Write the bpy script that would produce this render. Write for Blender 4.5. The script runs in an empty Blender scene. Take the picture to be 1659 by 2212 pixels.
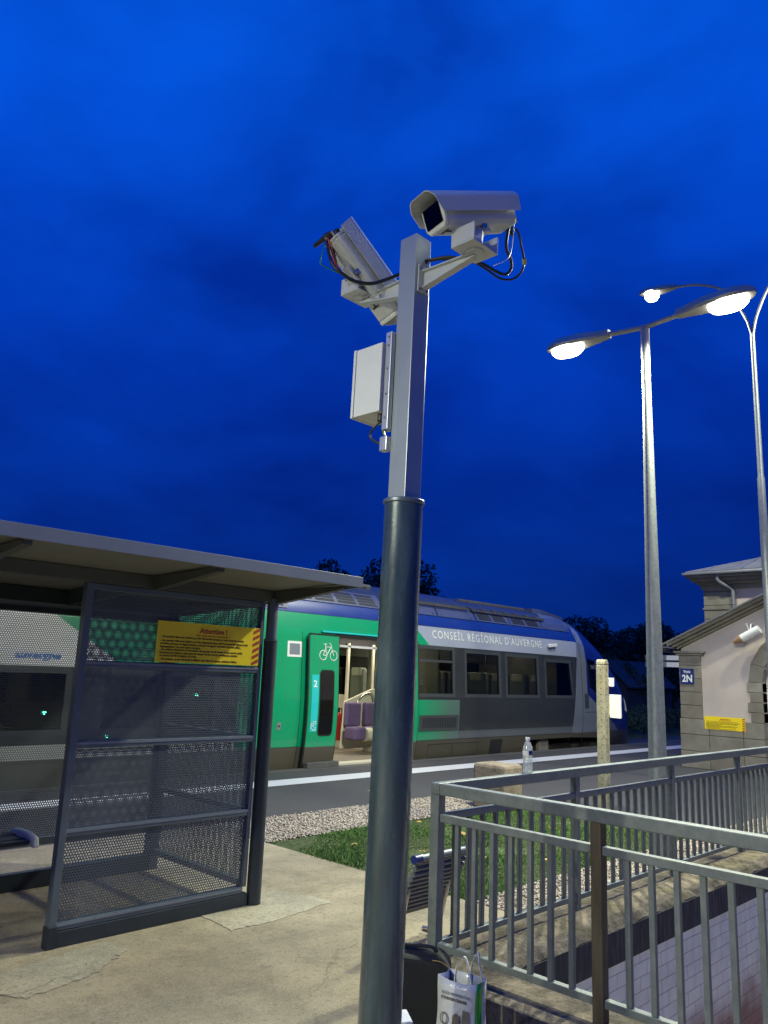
import bpy, bmesh, math, random
from mathutils import Vector, Matrix
import numpy as np
random.seed(7); rng=np.random.default_rng(5)
SC=bpy.context.scene; COL=SC.collection
R=math.radians

# ---------------------------------------------------------------- camera
yaw,pitch,roll=R(44.357),R(11.60),R(2.301)
f=Vector((math.cos(yaw)*math.cos(pitch),math.sin(yaw)*math.cos(pitch),math.sin(pitch)))
r=Vector((math.sin(yaw),-math.cos(yaw),0)); u=r.cross(f)
r2=r*math.cos(roll)+u*math.sin(roll); u2=-r*math.sin(roll)+u*math.cos(roll)
cam=bpy.data.cameras.new('camera'); camo=bpy.data.objects.new('camera',cam); COL.objects.link(camo)
m=Matrix((r2,u2,-f)).transposed().to_4x4(); m.translation=Vector((0,0,1.65)); camo.matrix_world=m
cam.sensor_fit='VERTICAL'; cam.sensor_height=36; cam.sensor_width=27; cam.lens=1690/2212*36
cam.clip_start=.05; cam.clip_end=1500
SC.camera=camo
SC.view_settings.view_transform='Standard'; SC.view_settings.look='None'
SC.view_settings.exposure=0; SC.view_settings.gamma=1
SC.cycles.transparent_max_bounces=32; SC.cycles.max_bounces=7; SC.cycles.sample_clamp_indirect=4
SC.cycles.caustics_reflective=False; SC.cycles.caustics_refractive=False

# ---------------------------------------------------------------- dusk sky
W=bpy.data.worlds.new('World'); SC.world=W; W.use_nodes=True
nt=W.node_tree; nt.nodes.clear()
def wn(t,**k):
    n=nt.nodes.new(t)
    for a,b in k.items(): setattr(n,a,b)
    return n
tc=wn('ShaderNodeTexCoord'); sep=wn('ShaderNodeSeparateXYZ'); nt.links.new(tc.outputs['Generated'],sep.inputs[0])
ramp=wn('ShaderNodeValToRGB'); nt.links.new(sep.outputs['Z'],ramp.inputs[0])
cr=ramp.color_ramp; cr.elements[0].position=0; cr.elements[0].color=(.0012,.017,.135,1)
cr.elements[1].position=1; cr.elements[1].color=(.003,.12,.85,1)
for p_,c_ in ((.06,(.0012,.021,.20,1)),(.20,(.0009,.029,.32,1)),(.35,(.0007,.036,.42,1)),(.50,(.0008,.056,.56,1)),(.70,(.0012,.092,.74,1))):
    e=cr.elements.new(p_); e.color=c_
mp=wn('ShaderNodeMapping'); mp.inputs['Scale'].default_value=(1.0,1.0,1.9); mp.inputs['Location'].default_value=(.6,.2,.35)
nt.links.new(tc.outputs['Generated'],mp.inputs[0])
no=wn('ShaderNodeTexNoise'); no.inputs['Scale'].default_value=2.3; no.inputs['Detail'].default_value=6; no.inputs['Roughness'].default_value=.5; no.inputs['Distortion'].default_value=.2
nt.links.new(mp.outputs[0],no.inputs['Vector'])
r3=wn('ShaderNodeValToRGB'); nt.links.new(no.outputs['Fac'],r3.inputs[0])
r3.color_ramp.elements[0].position=.36; r3.color_ramp.elements[0].color=(.58,.50,.60,1)
r3.color_ramp.elements[1].position=.64; r3.color_ramp.elements[1].color=(1.16,1.22,1.14,1)
mx=wn('ShaderNodeMix',data_type='RGBA',blend_type='MULTIPLY'); mx.inputs[0].default_value=1
nt.links.new(ramp.outputs[0],mx.inputs[6]); nt.links.new(r3.outputs[0],mx.inputs[7])
bg=wn('ShaderNodeBackground'); nt.links.new(mx.outputs[2],bg.inputs[0]); bg.inputs[1].default_value=1.0
nt.links.new(bg.outputs[0],wn('ShaderNodeOutputWorld').inputs[0])
LAMP=(.97,1,.72)

# ---------------------------------------------------------------- materials
class X:   # small expression helper over math nodes
    def __init__(s,nt,v): s.nt=nt; s.v=v
    def _m(s,op,o=None,clamp=False):
        n=s.nt.nodes.new('ShaderNodeMath'); n.operation=op; n.use_clamp=clamp
        for i,q in enumerate((s,o)):
            if q is None: continue
            if isinstance(q,X): q=q.v
            if isinstance(q,(int,float)): n.inputs[i].default_value=q
            else: s.nt.links.new(q,n.inputs[i])
        return X(s.nt,n.outputs[0])
    def __add__(s,o): return s._m('ADD',o)
    def __sub__(s,o): return s._m('SUBTRACT',o)
    def __mul__(s,o): return s._m('MULTIPLY',o)
    def __truediv__(s,o): return s._m('DIVIDE',o)
    def gt(s,o): return s._m('GREATER_THAN',o)
    def lt(s,o): return s._m('LESS_THAN',o)
    def fract(s): return s._m('FRACT')
    def floor(s): return s._m('FLOOR')
    def sqrt(s): return s._m('SQRT')
    __radd__=__add__; __rmul__=__mul__
    def mod(s,o): return s._m('FLOORED_MODULO',o)
    def clamp(s): return s._m('ADD',0.0,True)
class MT:
    def __init__(s,name):
        s.m=bpy.data.materials.new(name); s.m.use_nodes=True; s.nt=s.m.node_tree
        s.b=s.nt.nodes['Principled BSDF']; s.out=s.nt.nodes['Material Output']
    def n(s,t,**k):
        q=s.nt.nodes.new(t)
        for a,b in k.items(): setattr(q,a,b)
        return q
    def L(s,a,b): s.nt.links.new(a,b)
    def pos(s):
        g=s.n('ShaderNodeNewGeometry'); p=s.n('ShaderNodeSeparateXYZ'); s.L(g.outputs['Position'],p.inputs[0])
        return [X(s.nt,p.outputs[i]) for i in range(3)]
    def noise(s,scale,detail=4,rough=.55,coord='Object',stretch=None):
        t=s.n('ShaderNodeTexCoord'); q=s.n('ShaderNodeTexNoise'); q.inputs['Scale'].default_value=scale
        q.inputs['Detail'].default_value=detail; q.inputs['Roughness'].default_value=rough
        src=t.outputs[coord]
        if coord=='World':pass
        if stretch:
            mp=s.n('ShaderNodeMapping'); mp.inputs['Scale'].default_value=stretch; s.L(src,mp.inputs[0]); src=mp.outputs[0]
        s.L(src,q.inputs['Vector']); return X(s.nt,q.outputs['Fac'])
    def ramp(s,fac,stops):
        q=s.n('ShaderNodeValToRGB'); s.L(fac.v,q.inputs[0]); e=q.color_ramp.elements
        for i,(p,c) in enumerate(stops):
            if i<2: e[i].position=p
            el=e[i] if i<2 else e.new(p)
            el.color=(*c,1)
        return q.outputs[0]
    def mix(s,fac,a,b,mode='MIX'):
        q=s.n('ShaderNodeMix',data_type='RGBA',blend_type=mode)
        if isinstance(fac,(int,float)): q.inputs[0].default_value=fac
        else: s.L(fac.v,q.inputs[0])
        for i,c in ((6,a),(7,b)):
            if isinstance(c,tuple): q.inputs[i].default_value=(*c,1)
            else: s.L(c,q.inputs[i])
        return q.outputs[2]
    def bump(s,h,dist,strength=1):
        q=s.n('ShaderNodeBump'); q.inputs['Distance'].default_value=dist; q.inputs['Strength'].default_value=strength
        s.L(h.v,q.inputs['Height']); s.L(q.outputs[0],s.b.inputs['Normal'])
    def set(s,rough=.5,metal=0,spec=None,coat=None):
        s.b.inputs['Roughness'].default_value=rough; s.b.inputs['Metallic'].default_value=metal
        if coat: s.b.inputs['Coat Weight'].default_value=coat; s.b.inputs['Coat Roughness'].default_value=.08
        return s
def plain(name,col,rough=.5,metal=0,var=.12,scale=6,bump=0,bscale=60,coat=None,stretch=None,rvar=.1):
    t=MT(name); n=t.noise(scale,5,.6,stretch=stretch)
    lo=tuple(c*(1-var) for c in col); hi=tuple(min(1,c*(1+var)) for c in col)
    t.L(t.ramp(n,((.3,lo),(.7,hi))),t.b.inputs['Base Color'])
    t.set(rough,metal,coat=coat)
    rr=(n-.5)*rvar+rough; t.L(rr.v,t.b.inputs['Roughness'])
    if bump: t.bump(t.noise(bscale,3,.6),bump)
    return t.m
def emit(name,col,st):
    t=MT(name); t.b.inputs['Base Color'].default_value=(*col,1); t.b.inputs['Emission Color'].default_value=(*col,1); t.b.inputs['Emission Strength'].default_value=st
    return t.m
def glassy(name,tint,rough=.03,mixv=.75,refl=(.8,.85,.9)):
    t=MT(name); t.nt.nodes.remove(t.b)
    g=t.n('ShaderNodeBsdfGlossy'); g.inputs['Roughness'].default_value=rough; g.inputs['Color'].default_value=(*refl,1)
    tr=t.n('ShaderNodeBsdfTransparent'); tr.inputs[0].default_value=(*tint,1)
    fr=t.n('ShaderNodeLayerWeight'); q=X(t.nt,fr.outputs['Facing']); q=q*q
    ff=(q*q*.8+mixv).clamp()
    mx=t.n('ShaderNodeMixShader'); t.L(ff.v,mx.inputs[0]); t.L(tr.outputs[0],mx.inputs[1]); t.L(g.outputs[0],mx.inputs[2]); t.L(mx.outputs[0],t.out.inputs[0])
    return t.m
def perforated(name,col,axis,pitch=.0135,rad=.34):
    t=MT(name); p=t.pos(); a=p[axis]; z=p[2]; rp=pitch*.866
    v=z/rp; row=v.floor(); off=row.mod(2.0)*.5
    du=((a/pitch)+off).fract()-.5; dv=(v.fract()-.5)*.866
    d=(du*du+dv*dv).sqrt(); hole=d.lt(rad)
    n=t.noise(3,3); t.L(t.ramp(n,((.3,tuple(c*.85 for c in col)),(.7,tuple(c*1.15 for c in col)))),t.b.inputs['Base Color'])
    t.set(.42,.25)
    tr=t.n('ShaderNodeBsdfTransparent'); mx=t.n('ShaderNodeMixShader'); t.L(hole.v,mx.inputs[0]); t.L(t.b.outputs[0],mx.inputs[1]); t.L(tr.outputs[0],mx.inputs[2]); t.L(mx.outputs[0],t.out.inputs[0])
    return t.m
M={}
M['postgrey']=plain('light_grey_paint',(.37,.41,.43),.32,.35,.04,4)
M['camwhite']=plain('off_white_powder_coat',(.58,.60,.60),.4,0,.06,9)
M['boxwhite']=plain('cream_enclosure_paint',(.76,.77,.73),.45,0,.03,5)
M['alu']=plain('brushed_aluminium',(.55,.56,.58),.35,.8,.1,20,stretch=(1,1,.1))
M['darkpole']=plain('glossy_anthracite_paint',(.052,.078,.090),.26,.1,.35,5,.0006,60,coat=.8,stretch=(3,3,.5),rvar=.45)
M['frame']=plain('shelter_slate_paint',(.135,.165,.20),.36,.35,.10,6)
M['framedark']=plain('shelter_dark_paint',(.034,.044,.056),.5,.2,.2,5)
M['roofunder']=plain('cream_ceiling_panel',(.19,.19,.165),.6,0,.06,2)
M['beam']=plain('roof_beam_paint',(.085,.09,.088),.5,.2,.12,5)
M['fascia']=plain('fascia_grey_paint',(.22,.245,.29),.45,.2,.06,3)
M['galv']=None
M['black']=plain('black_rubber',(.012,.012,.013),.5,0,.2,8)
M['blackfab']=plain('black_woven_fabric',(.010,.010,.011),.85,0,.3,12,.002,220)
M['lens']=glassy('camera_front_glass',(.02,.02,.03),.05,.04)
M['bolt']=plain('steel_bolt',(.35,.35,.37),.3,.9,.1,30)
M['yellow']=plain('yellow_enamel',(.90,.68,.015),.4,0,.05,5,coat=.2)
M['seatpaint']=plain('grey_seat_enamel',(.14,.15,.17),.35,.2,.1,8)
M['ochre']=plain('ochre_piping',(.34,.22,.05),.7,0,.1,20)
M['redprint']=plain('red_print',(.42,.045,.02),.5,0,.08,9)
M['ink']=plain('dark_ink',(.10,.055,.01),.6,0,.1,9)
M['white']=plain('white_paint',(.78,.78,.78),.45,0,.04,6)
M['navy']=plain('navy_enamel',(.012,.022,.16),.35,0,.08,5,coat=.3)
M['bluelogo']=plain('blue_vinyl',(.04,.16,.50),.4,0,.05,5)
M['lampmetal']=plain('lamp_head_grey',(.42,.42,.40),.4,.3,.08,5)
M['lamplens']=emit('lamp_lens_lit',(1,.95,.80),10)
M['darkglass']=glassy('tinted_window_glass',(.20,.22,.20),.02,.05)
M['clearglass']=glassy('clear_partition_glass',(.80,.84,.80),.02,.04)
M['duskglass']=glassy('door_window_glass',(.03,.05,.045),.02,.08)
M['purple']=plain('purple_moquette',(.13,.085,.19),.9,0,.15,30,.002,200)
M['beige']=plain('beige_plastic',(.34,.32,.25),.5,0,.05,4)
M['ivory']=plain('ivory_moulding',(.62,.58,.45),.42,0,.04,4)
M['floorbrown']=plain('train_floor',(.20,.17,.13),.6,0,.15,8)
M['red']=plain('extinguisher_red',(.5,.02,.015),.3,0,.05,5,coat=.4)
M['chrome']=plain('polished_tube',(.75,.74,.70),.15,1,.03,8)
M['trainlight']=emit('saloon_light_strip',(1,.93,.76),5)
M['led']=emit('green_indicator',(.1,1,.6),7)
M['seatgrey']=plain('grey_green_seat_cover',(.24,.25,.21),.85,0,.12,15)
M['trainlilac']=plain('roof_fairing_paint',(.065,.08,.175),.38,0,.07,3,coat=.3)
M['trainroof']=plain('roof_dark_grey',(.07,.07,.075),.6,0,.2,5)
M['trainframe']=plain('roof_frame_grey',(.065,.065,.07),.5,0,.15,6)
M['slot']=plain('louvre_dark',(.012,.013,.02),.6,0,.2,9)
M['traingrey']=plain('window_band_grey',(.055,.06,.065),.35,0,.06,4,coat=.4)
M['framegrey']=plain('window_frame_grey',(.055,.061,.068),.35,0,.06,4,coat=.3)
M['under']=plain('underframe_grime',(.035,.032,.028),.8,0,.4,6,.01,15)
M['greendoor']=None
M['cyan']=plain('turquoise_vinyl',(.02,.52,.56),.4,0,.03,4,coat=.3)
M['kerb']=plain('platform_edge_stone',(.085,.085,.08),.85,0,.2,8,.004,40)
M['rail']=plain('rusty_rail_steel',(.12,.07,.045),.55,.6,.3,12)
M['sleeper']=plain('concrete_sleeper',(.20,.18,.16),.9,0,.2,9,.004,40)
def milky(name,a,tint):
    t=MT(name); t.nt.nodes.remove(t.b)
    tr=t.n('ShaderNodeBsdfTransparent'); tr.inputs[0].default_value=(*tint,1); df=t.n('ShaderNodeBsdfTranslucent'); df.inputs[0].default_value=(.9,.93,.95,1)
    d2=t.n('ShaderNodeBsdfDiffuse'); d2.inputs[0].default_value=(.9,.93,.95,1); ad=t.n('ShaderNodeMixShader'); t.L(df.outputs[0],ad.inputs[1]); t.L(d2.outputs[0],ad.inputs[2])
    g=t.n('ShaderNodeBsdfGlossy'); g.inputs['Roughness'].default_value=.12
    wv=t.noise(60,2); f1=(wv*.5+(a-.25)).clamp()
    m1=t.n('ShaderNodeMixShader'); t.L(f1.v,m1.inputs[0]); t.L(tr.outputs[0],m1.inputs[1]); t.L(ad.outputs[0],m1.inputs[2])
    m2=t.n('ShaderNodeMixShader'); m2.inputs[0].default_value=.16; t.L(m1.outputs[0],m2.inputs[1]); t.L(g.outputs[0],m2.inputs[2]); t.L(m2.outputs[0],t.out.inputs[0]); return t.m
M['bottleplastic']=milky('bottle_plastic',.30,(.97,.98,1))
M['water']=milky('water_in_bottle',.10,(.95,.98,1))
M['leaf']=plain('dry_leaf',(.42,.24,.07),.8,0,.4,20)
M['slate']=plain('zinc_slate_roof',(.16,.16,.17),.55,.1,.2,3,.004,9)
M['zinc']=plain('zinc_gutter',(.26,.27,.30),.4,.5,.15,6)
M['peach']=plain('orange_cone_plastic',(.36,.22,.12),.5,0,.1,8)
M['cable']=plain('black_cable',(.012,.013,.014),.38,0,.1,30)
M['wiregreen']=plain('green_wire',(.03,.30,.08),.4,0,.1,30)
M['wirered']=plain('red_wire',(.5,.03,.02),.4,0,.1,30)
M['tagyellow']=plain('yellow_tag',(.6,.5,.05),.5,0,.1,30)
M['bark']=plain('dark_bark',(.05,.04,.03),.9,0,.3,9,.01,20)

def galv():
    t=MT('galvanised_steel'); a=t.noise(14,6,.7); b=t.noise(2.5,4,.6)
    c=t.ramp(a,((.3,(.125,.148,.155)),(.55,(.175,.197,.20)),(.75,(.235,.253,.248))))
    c2=t.mix((b-.45)*.9,c,(.255,.27,.262)); t.L(c2,t.b.inputs['Base Color']); t.set(.5,.3)
    t.L((a*.35+.32).v,t.b.inputs['Roughness']); t.bump(t.noise(90,3),.0006); return t.m
M['galv']=galv()
def galvpole():
    t=MT('galvanised_lamp_pole'); a=t.noise(9,7,.75,stretch=(2,2,.6)); v=t.n('ShaderNodeTexVoronoi'); v.inputs['Scale'].default_value=28
    tcn=t.n('ShaderNodeTexCoord'); t.L(tcn.outputs['Object'],v.inputs['Vector'])
    c=t.ramp(a,((.3,(.17,.19,.20)),(.6,(.26,.28,.29)),(.8,(.34,.36,.36))))
    t.L(t.mix((X(t.nt,v.outputs['Distance'])*1.2).clamp()*.5,c,(.36,.38,.38)),t.b.inputs['Base Color']); t.set(.48,.5); t.bump(t.noise(60,4),.001); return t.m
M['galvpole']=galvpole()
def rustpost():
    t=MT('rusty_brown_post'); a=t.noise(5,6,.7,stretch=(4,4,.5))
    t.L(t.ramp(a,((.3,(.075,.055,.035)),(.55,(.13,.10,.06)),(.8,(.17,.14,.09)))),t.b.inputs['Base Color']); t.set(.65,.2); t.bump(t.noise(60,4),.001); return t.m
M['rust']=rustpost()
def concrete(name,base,stain=(.42,.27,.14),dark=.5,rough=.92,scale=1.0,bd=.004,grain=1.0):
    t=MT(name); a=t.noise(.9*scale,5,.65); s=t.noise(.55*scale,4,.55); k=t.noise(3.2*scale,8,.75)
    g1=t.noise(85,3,.6); g2=t.noise(26,5,.8); g3=t.noise(70,3,.6)
    c=t.ramp(a,((.32,tuple(x*.58 for x in base)),(.5,tuple(x*.9 for x in base)),(.66,tuple(x*1.2 for x in base))))
    c=t.mix(((s-.50)*5).clamp()*.8,c,stain)
    c=t.mix(((k-.48)*4).clamp()*.75,c,tuple(x*dark for x in base))
    c=t.mix(((g2-.52)*9).clamp()*.62*grain,c,tuple(x*.38 for x in base))
    c=t.mix(((g1-.56)*7).clamp()*.5*grain,c,tuple(min(1,x*1.6) for x in base))
    c=t.mix(((g3-.58)*8).clamp()*.7*grain,c,tuple(x*.25 for x in base))
    tcn=t.n('ShaderNodeTexCoord'); dn=t.n('ShaderNodeTexNoise'); dn.inputs['Scale'].default_value=2.5; dn.inputs['Detail'].default_value=5; t.L(tcn.outputs['Object'],dn.inputs['Vector'])
    va=t.n('ShaderNodeVectorMath',operation='MULTIPLY_ADD'); va.inputs[1].default_value=(.7,.7,.7); t.L(dn.outputs['Color'],va.inputs[0]); t.L(tcn.outputs['Object'],va.inputs[2])
    vo=t.n('ShaderNodeTexVoronoi',feature='DISTANCE_TO_EDGE'); vo.inputs['Scale'].default_value=.42*scale; t.L(va.outputs[0],vo.inputs['Vector'])
    crack=X(t.nt,vo.outputs['Distance']).lt(.0035*scale)*((s-.45)*8).clamp()
    c=t.mix(crack*.5,c,tuple(x*.25 for x in base))
    t.L(c,t.b.inputs['Base Color']); t.set(rough); t.bump(g1*.6+g2-crack*1.5,bd); return t.m
M['pave']=concrete('worn_exposed_concrete',(.330,.282,.198),(.345,.262,.165),.38)
M['patch']=concrete('newer_concrete_patch',(.37,.335,.25),(.34,.27,.17),.6,.9,1.4)
def copingm():
    t=MT('mossy_concrete_coping'); a=t.noise(6,7,.75); k=t.noise(15,5,.7); s_=t.noise(2.2,4,.6); g=t.noise(80,3,.6)
    c=t.ramp(a,((.34,(.055,.045,.032)),(.48,(.15,.125,.09)),(.60,(.24,.195,.14)),(.74,(.36,.30,.23))))
    c=t.mix(((s_-.52)*5).clamp()*.7,c,(.085,.075,.022)); c=t.mix(((k-.55)*8).clamp()*.7,c,(.04,.034,.025)); c=t.mix(((g-.58)*7).clamp()*.4,c,(.40,.34,.27))
    t.L(c,t.b.inputs['Base Color']); t.set(.95); t.bump(a*1.0+k*.6,.03); return t.m
M['coping']=copingm()
M['stone']=concrete('granite_stone',(.25,.22,.165),(.24,.20,.13),.72,.9,3)
M['bollard']=concrete('sandstone_block',(.31,.25,.19),(.27,.20,.14),.75,.92,5,.008)
M['postconc']=concrete('concrete_post',(.36,.33,.245),(.30,.24,.12),.75,.92,4)
def darkband():
    t=MT('streaked_dark_concrete'); a=t.noise(9,6,.7,stretch=(4,4,.35)); b=t.noise(3,4,.6)
    c=t.ramp(a,((.32,(.020,.022,.024)),(.52,(.055,.055,.055)),(.75,(.15,.145,.135)))); c=t.mix(((b-.5)*2).clamp(),c,(.10,.095,.085))
    t.L(c,t.b.inputs['Base Color']); t.set(.85); t.bump(a,.006); return t.m
M['band']=darkband()
def blockwall():
    t=MT('painted_block_wall'); p=t.pos()
    cv=t.n('ShaderNodeCombineXYZ'); t.L((p[0]).v,cv.inputs[0]); t.L(p[2].v,cv.inputs[1])
    br=t.n('ShaderNodeTexBrick'); t.L(cv.outputs[0],br.inputs['Vector']); br.inputs['Scale'].default_value=1
    br.inputs['Brick Width'].default_value=.21; br.inputs['Row Height'].default_value=.088; br.inputs['Mortar Size'].default_value=.0028; br.inputs['Mortar Smooth'].default_value=.35
    br.inputs['Color1'].default_value=(.90,.92,.78,1); br.inputs['Color2'].default_value=(.85,.87,.74,1); br.inputs['Mortar'].default_value=(.50,.46,.43,1)
    n=t.noise(2.2,5,.6); c=t.mix(((n-.5)*1.6).clamp(),br.outputs['Color'],(.34,.29,.27))
    s2=t.noise(5,5,.7,stretch=(3,3,.3)); c=t.mix(((s2-.56)*2).clamp(),c,(.26,.24,.22))
    low=((p[2]*-1.0-.62-p[0]*.0+(n-.5)*.5)*3.0).clamp(); c=t.mix(low*.85,c,(.22,.075,.06))  # reddish reflected light tinted into the wall colour towards the bottom
    t.L(c,t.b.inputs['Base Color']); t.set(.6)
    t.bump((X(t.nt,br.outputs['Fac'])*-1.0)+n*.3,.006); return t.m
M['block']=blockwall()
def asphalt():
    t=MT('dark_asphalt'); a=t.noise(140,3,.7); b=t.noise(1.3,4,.6)
    c=t.ramp(a,((.3,(.042,.040,.042)),(.62,(.072,.068,.070)),(.8,(.14,.13,.125)))); c=t.mix((b-.4)._m('MULTIPLY',.8,True),c,(.095,.088,.085))
    t.L(c,t.b.inputs['Base Color']); t.set(.85); t.bump(a,.003); return t.m
M['asphalt']=asphalt()
def render_wall():
    t=MT('pink_render_wall'); n=t.noise(1.2,5,.6); n2=t.noise(80,3)
    t.L(t.ramp(n,((.3,(.42,.36,.34)),(.55,(.51,.44,.42)),(.75,(.55,.48,.46)))),t.b.inputs['Base Color']); t.set(.9); t.bump(n2,.002); return t.m
M['wall']=render_wall()
def stonecourses():
    t=MT('dressed_stone_courses'); n=t.noise(3,6,.65); n2=t.noise(60,4,.7); n3=t.noise(1.2,2)
    c=t.ramp(n,((.25,(.165,.15,.125)),(.5,(.25,.23,.20)),(.75,(.33,.31,.275)))); c=t.mix(((n2-.58)*4).clamp(),c,(.11,.09,.065))
    oi=t.n('ShaderNodeObjectInfo'); c=t.mix(X(t.nt,oi.outputs['Random'])*.55,c,(.14,.12,.095)); t.L(c,t.b.inputs['Base Color']); t.set(.9); t.bump(n2+n*.5,.006); return t.m
M['course']=stonecourses()
def foliage(name,c0,c1):
    t=MT(name); oi=t.n('ShaderNodeNewGeometry'); n=X(t.nt,oi.outputs['Random Per Island'])
    t.L(t.ramp(n,((0,c0),(1,c1))),t.b.inputs['Base Color']); t.set(.7); return t.m
M['leaves']=foliage('dark_tree_leaves',(.020,.040,.016),(.055,.095,.040))
M['hedge']=foliage('hedge_leaves',(.030,.060,.020),(.085,.14,.05))
M['grassb']=foliage('grass_blades',(.035,.10,.016),(.14,.27,.05))
M['soil']=plain('grass_soil',(.055,.062,.026),.95,0,.35,12,.01,40)
M['pebble']=foliage('pale_pebbles',(.22,.18,.15),(.52,.45,.38))
M['pebblebed']=plain('pebble_bed',(.30,.26,.21),.95,0,.4,60,.02,60)
M['ballast']=plain('track_ballast',(.10,.085,.07),.95,0,.45,18,.05,18)
M['field']=plain('dark_verge',(.035,.05,.022),.95,0,.4,.8,.05,6)

def livery():
    t=MT('train_livery'); p=t.pos(); x,y,z=p
    n=t.noise(1.4,4,.5); dirt=t.noise(3,5,.7,stretch=(.4,1,2.5)); streak=t.noise(2.2,5,.75,stretch=(5,1,.35))
    green=(.0,.31,.135); grey=(.33,.36,.46); dk=(.032,.035,.038); skirt=(.085,.075,.055); blue=(.006,.032,.24)
    c=t.mix(0.0,green,green)
    # left white part with sloping edge against the green
    edge=x*1.0-(z*-1.58+8.22)         # x of the edge rises as z falls
    c=t.mix(edge.lt(0.0),c,(.62,.62,.66))
    # green panel fading to grey right of the doors
    wr=(x.gt(12.0)); fade=((x-12.2)/1.0).clamp()
    c=t.mix(wr*fade*(z.lt(1.3))*.88,c,(.10,.135,.13))
    # white lettering band, sloping green wedge at its start
    e2=x-(12.05+(z*-1.0+2.64)*1.15)
    band=(e2.gt(0.0))*(z.gt(2.245)); c=t.mix(band,c,grey)
    # grey body right of x=13.48, window band
    c=t.mix(x.gt(13.48)*(z.lt(2.245)),c,(.095,.105,.12))
    c=t.mix(x.gt(12.0)*(x.lt(13.6))*(z.lt(2.245))*(z.gt(1.145)),c,dk)
    slant=x-(z*.17+18.03); c=t.mix(x.gt(13.48)*slant.lt(0.0)*(z.lt(2.245))*(z.gt(.51)),c,dk)
    # front end paler grey
    c=t.mix(slant.gt(0.0)*(x.gt(17.5))*(z.lt(2.66)),c,(.17,.19,.235))
    # left glazed band
    c=t.mix(x.lt(7.75)*(z.lt(1.56))*(z.gt(.53)),c,dk)
    c=t.mix(x.lt(7.75)*(z.lt(.53)),c,(.36,.37,.37))
    # blue cantrail
    c=t.mix(z.gt(2.635)*(x.lt(18.55)),c,blue)
    c=t.mix(z.gt(2.635)*(x.gt(18.55)),c,(.20,.24,.36))
    c=t.mix(z.gt(3.02)*(x.lt(17.3)),c,(.03,.033,.038)); c=t.mix(z.gt(3.02)*(x.gt(17.3)),c,(.12,.145,.20))
    # blue cab wedge
    wedge=(z-(x*-.475+10.28)).gt(0.0)*(x.gt(18.9)); c=t.mix(wedge,c,(.006,.014,.15))
    # skirt
    c=t.mix(z.lt(.345),c,skirt); c=t.mix(z.lt(.345)*((dirt-.45)*3).clamp()*.7,c,(.07,.06,.045))
    c=t.mix(z.lt(.29)*x.lt(7.75),c,(.11,.105,.09))
    c=t.mix(((dirt-.52)*2.4).clamp()*.4,c,(.10,.095,.08)); c=t.mix(((streak-.56)*5).clamp()*.22,c,(.08,.08,.07))
    t.L(c,t.b.inputs['Base Color']); t.set(.32,coat=.5); t.L((n*.18+.24).v,t.b.inputs['Roughness']); return t.m
M['livery']=livery()

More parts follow.
